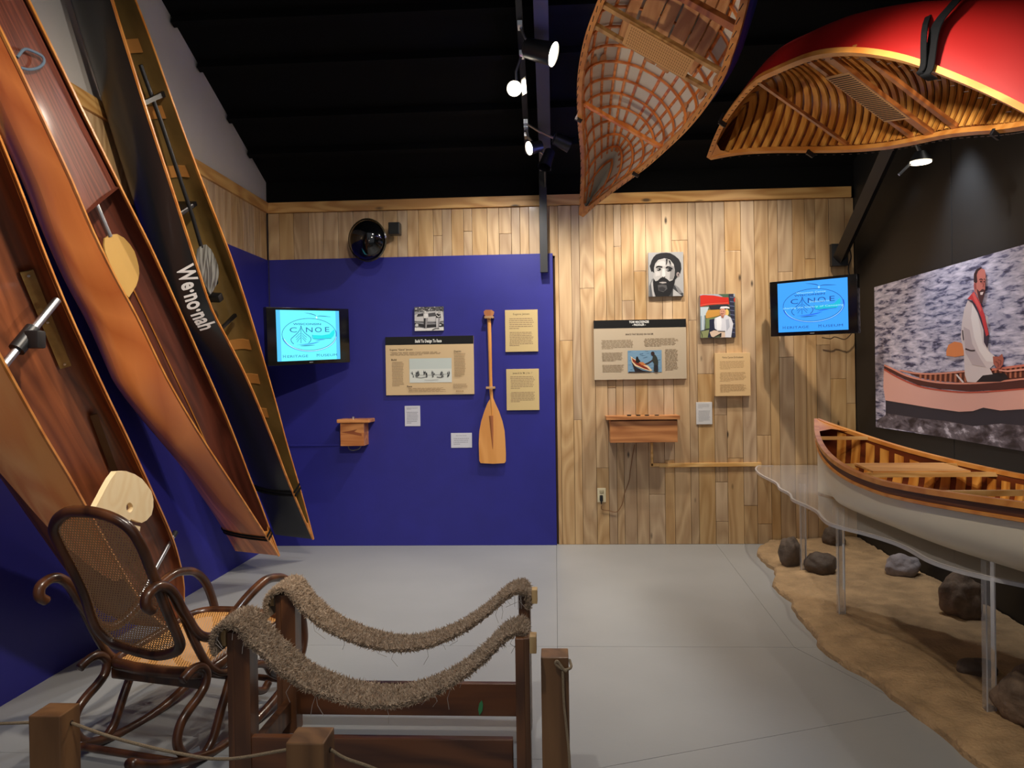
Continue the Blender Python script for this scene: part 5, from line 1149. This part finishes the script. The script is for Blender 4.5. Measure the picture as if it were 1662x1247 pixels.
def sling(pxs,Y,wd,seed):
    pts=[at(x,y,1,Y) for x,y in pxs]; c=cat(pts,6); rows=[]; rd=random.Random(seed)
    cf=[]
    for i,p in enumerate(c):
        t=(c[min(i+1,len(c)-1)]-c[max(i-1,0)]).normalized(); n=V(-t.z,0,t.x)
        if n.z<0 and abs(t.x)>abs(t.z): n=-n
        k=i/(len(c)-1); ww=wd*(1-.25*k); cf.append((p,t,n,ww)); rows.append([p-V(0,ww/2,0),p+V(0,ww/2,0),p+V(0,ww/2,0)-n*.012,p-V(0,ww/2,0)-n*.012])
    mb=MB(); mb.grid(rows,close=True); s=mb.build('sling',carp,CR)
    mb=MB()
    for i in range(14000):
        k=rd.random()*(len(cf)-1.001); j=int(k); p,t,n,ww=cf[j]; p2=cf[j+1][0]; q=p.lerp(p2,k-j)
        side=rd.random()
        if side<.62: q=q+V(0,(rd.random()-.5)*ww,0); d=n
        elif side<.9: q=q-V(0,ww/2,0)-n*rd.random()*.014; d=V(0,-1,0)+n*.2
        else: q=q+V(0,ww/2,0)-n*rd.random()*.014; d=V(0,1,0)
        d=(d+V(rd.gauss(0,.55),rd.gauss(0,.45),rd.gauss(0,.55))).normalized(); l=.008+.010*rd.random(); a=V(rd.gauss(0,1),rd.gauss(0,1),rd.gauss(0,1)); a=a.cross(d).normalized()*.0026; b=a.cross(d)
        mb.add([q+a,q-a*.5+b,q-a*.5-b,q+d*l+V(rd.gauss(0,.002),0,rd.gauss(0,.002))],[(0,1,3),(1,2,3),(2,0,3)])
    mb.build('pile',pile,s)['kind']='stuff'
    mb=MB()
    for i in range(16):
        p,t,n,ww=cf[rd.randrange(8,len(cf)-8)]; q=p-V(0,ww/2,0)-n*.012; l=.02+.06*rd.random(); mb.tube([q,q-V(rd.gauss(0,.01),0,l/2),q-V(rd.gauss(0,.02),0,l)],.0009,3)
    mb.build('loose_thread',mat('pale_thread',(176,166,156),.9),s)['kind']='stuff'
sling([(366,1048),(362,1022),(376,1002),(398,1000),(418,1022),(452,1056),(490,1088),(535,1110),(590,1124),(645,1127),(700,1112),(750,1086),(790,1054),(815,1028),(838,1014),(853,1018),(856,1044)],2.62,.19,1)
sling([(446,992),(444,966),(458,948),(478,947),(498,972),(528,1000),(562,1019),(605,1035),(655,1042),(705,1034),(750,1015),(790,988),(822,960),(844,950),(857,956),(860,980)],3.09,.19,2)
for c in ((-.085,2.50,.545),(-.095,3.05,.545),(-1.155,2.60,.53),(-1.155,3.05,.535)):
    mb=MB(); mb.box(c,(.022,.05,.055),bev=.002); mb.build('clamp_block',lt,CR)
# green leaf shaped sticker on the rear rail
mb=MB(); mb.prism([at(x,y,1,3.055) for x,y in ((778,1162),(776,1152),(778,1142),(782,1137),(784,1144),(783,1154))],(0,.002,0)); tag(mb.build('paper_leaf',mat('green_paper',(70,150,96),.6)),'small green leaf stuck on the rear rail of the cradle','leaf')
# ================================================================ rope barrier
pw_=wood('stained_post_wood',(146,104,64),(116,80,48),2,.5,.15,.7,.05,knots=.06)
T=[];
def bpost(x0,x1,y,dy,label,h=.48,rot=0):
    e=empty('barrier_post',V((x0+x1)/2,y+dy/2,0),label,'post','rope barrier posts')
    MB().box(((x0+x1)/2,y+dy/2,h/2),(x1-x0,dy,h),Matrix.Rotation(rot,3,'Z'),bev=.004).build('post_body',pw_,e); return e
e1=bpost(-1.49,-1.398,2.07,.092,'square wooden rope post at the lower left corner',rot=.0); e2=bpost(-.705,-.605,1.93,.095,'square wooden rope post in front of the cradle'); e3=bpost(-.062,.030,2.545,.092,'square wooden rope post standing right of the cradle',.48)
mb=MB(); c=V(-1.397,2.12,.44); mb.cyl(c-V(.002,0,0),c+V(.001,0,0),.007,12); mb.build('hole',slot,e1); mb=MB(); c=V(-.604,1.98,.44); mb.cyl(c-V(.002,0,0),c+V(.001,0,0),.007,12); mb.build('hole',slot,e2)
rope=mat('natural_sisal_rope',(178,154,122),.9,mottle=.2,mscale=300,bump=.8,bscale=500)
def ropeb(pts,label,r=.0046):
    c=cat(pts,10); mb=MB(); mb.tube(c,r,8)
    # twisted outer strand
    tw=[]; acc=0
    for i,p in enumerate(c):
        t=(c[min(i+1,len(c)-1)]-c[max(i-1,0)]).normalized(); a=t.cross(V(0,1,.01)).normalized(); b=t.cross(a); 
    o=mb.build('rope',rope,smooth='all'); tag(o,label,'rope','barrier ropes'); return o
ropeb([V(-2.1,2.15,.42),V(-1.8,2.13,.425),V(-1.5,2.12,.44)],'rope running off left from the lower left post')
ropeb([V(-1.40,2.12,.44),V(-1.25,2.10,.405),V(-1.05,2.06,.385),V(-.9,2.02,.392),V(-.71,1.98,.44)],'rope sagging between the two left posts')
ropeb([V(-.602,1.98,.44),at(560,1231,1,1.99),at(605,1247,1,2.0),V(-.38,2.06,.30),V(-.22,2.2,.16),V(-.06,2.42,.06),V(.02,2.49,.08),V(.027,2.505,.16),V(.020,2.525,.25),V(.012,2.532,.34),V(.010,2.535,.445)],'rope hanging from the front post up to the right post')
mb=MB(); kp=[V(.034,2.60,.452),V(.038,2.55,.448),V(.026,2.535,.445),V(.012,2.532,.446),V(-.004,2.532,.455),V(-.014,2.532,.466),V(-.008,2.531,.474),V(.002,2.531,.462),V(.012,2.53,.448),V(.022,2.53,.44)]
mb.tube(cat(kp,6),.0046,8); tag(mb.build('rope_knot',rope,smooth='all'),'knotted rope end tied round the right post','rope','barrier ropes')
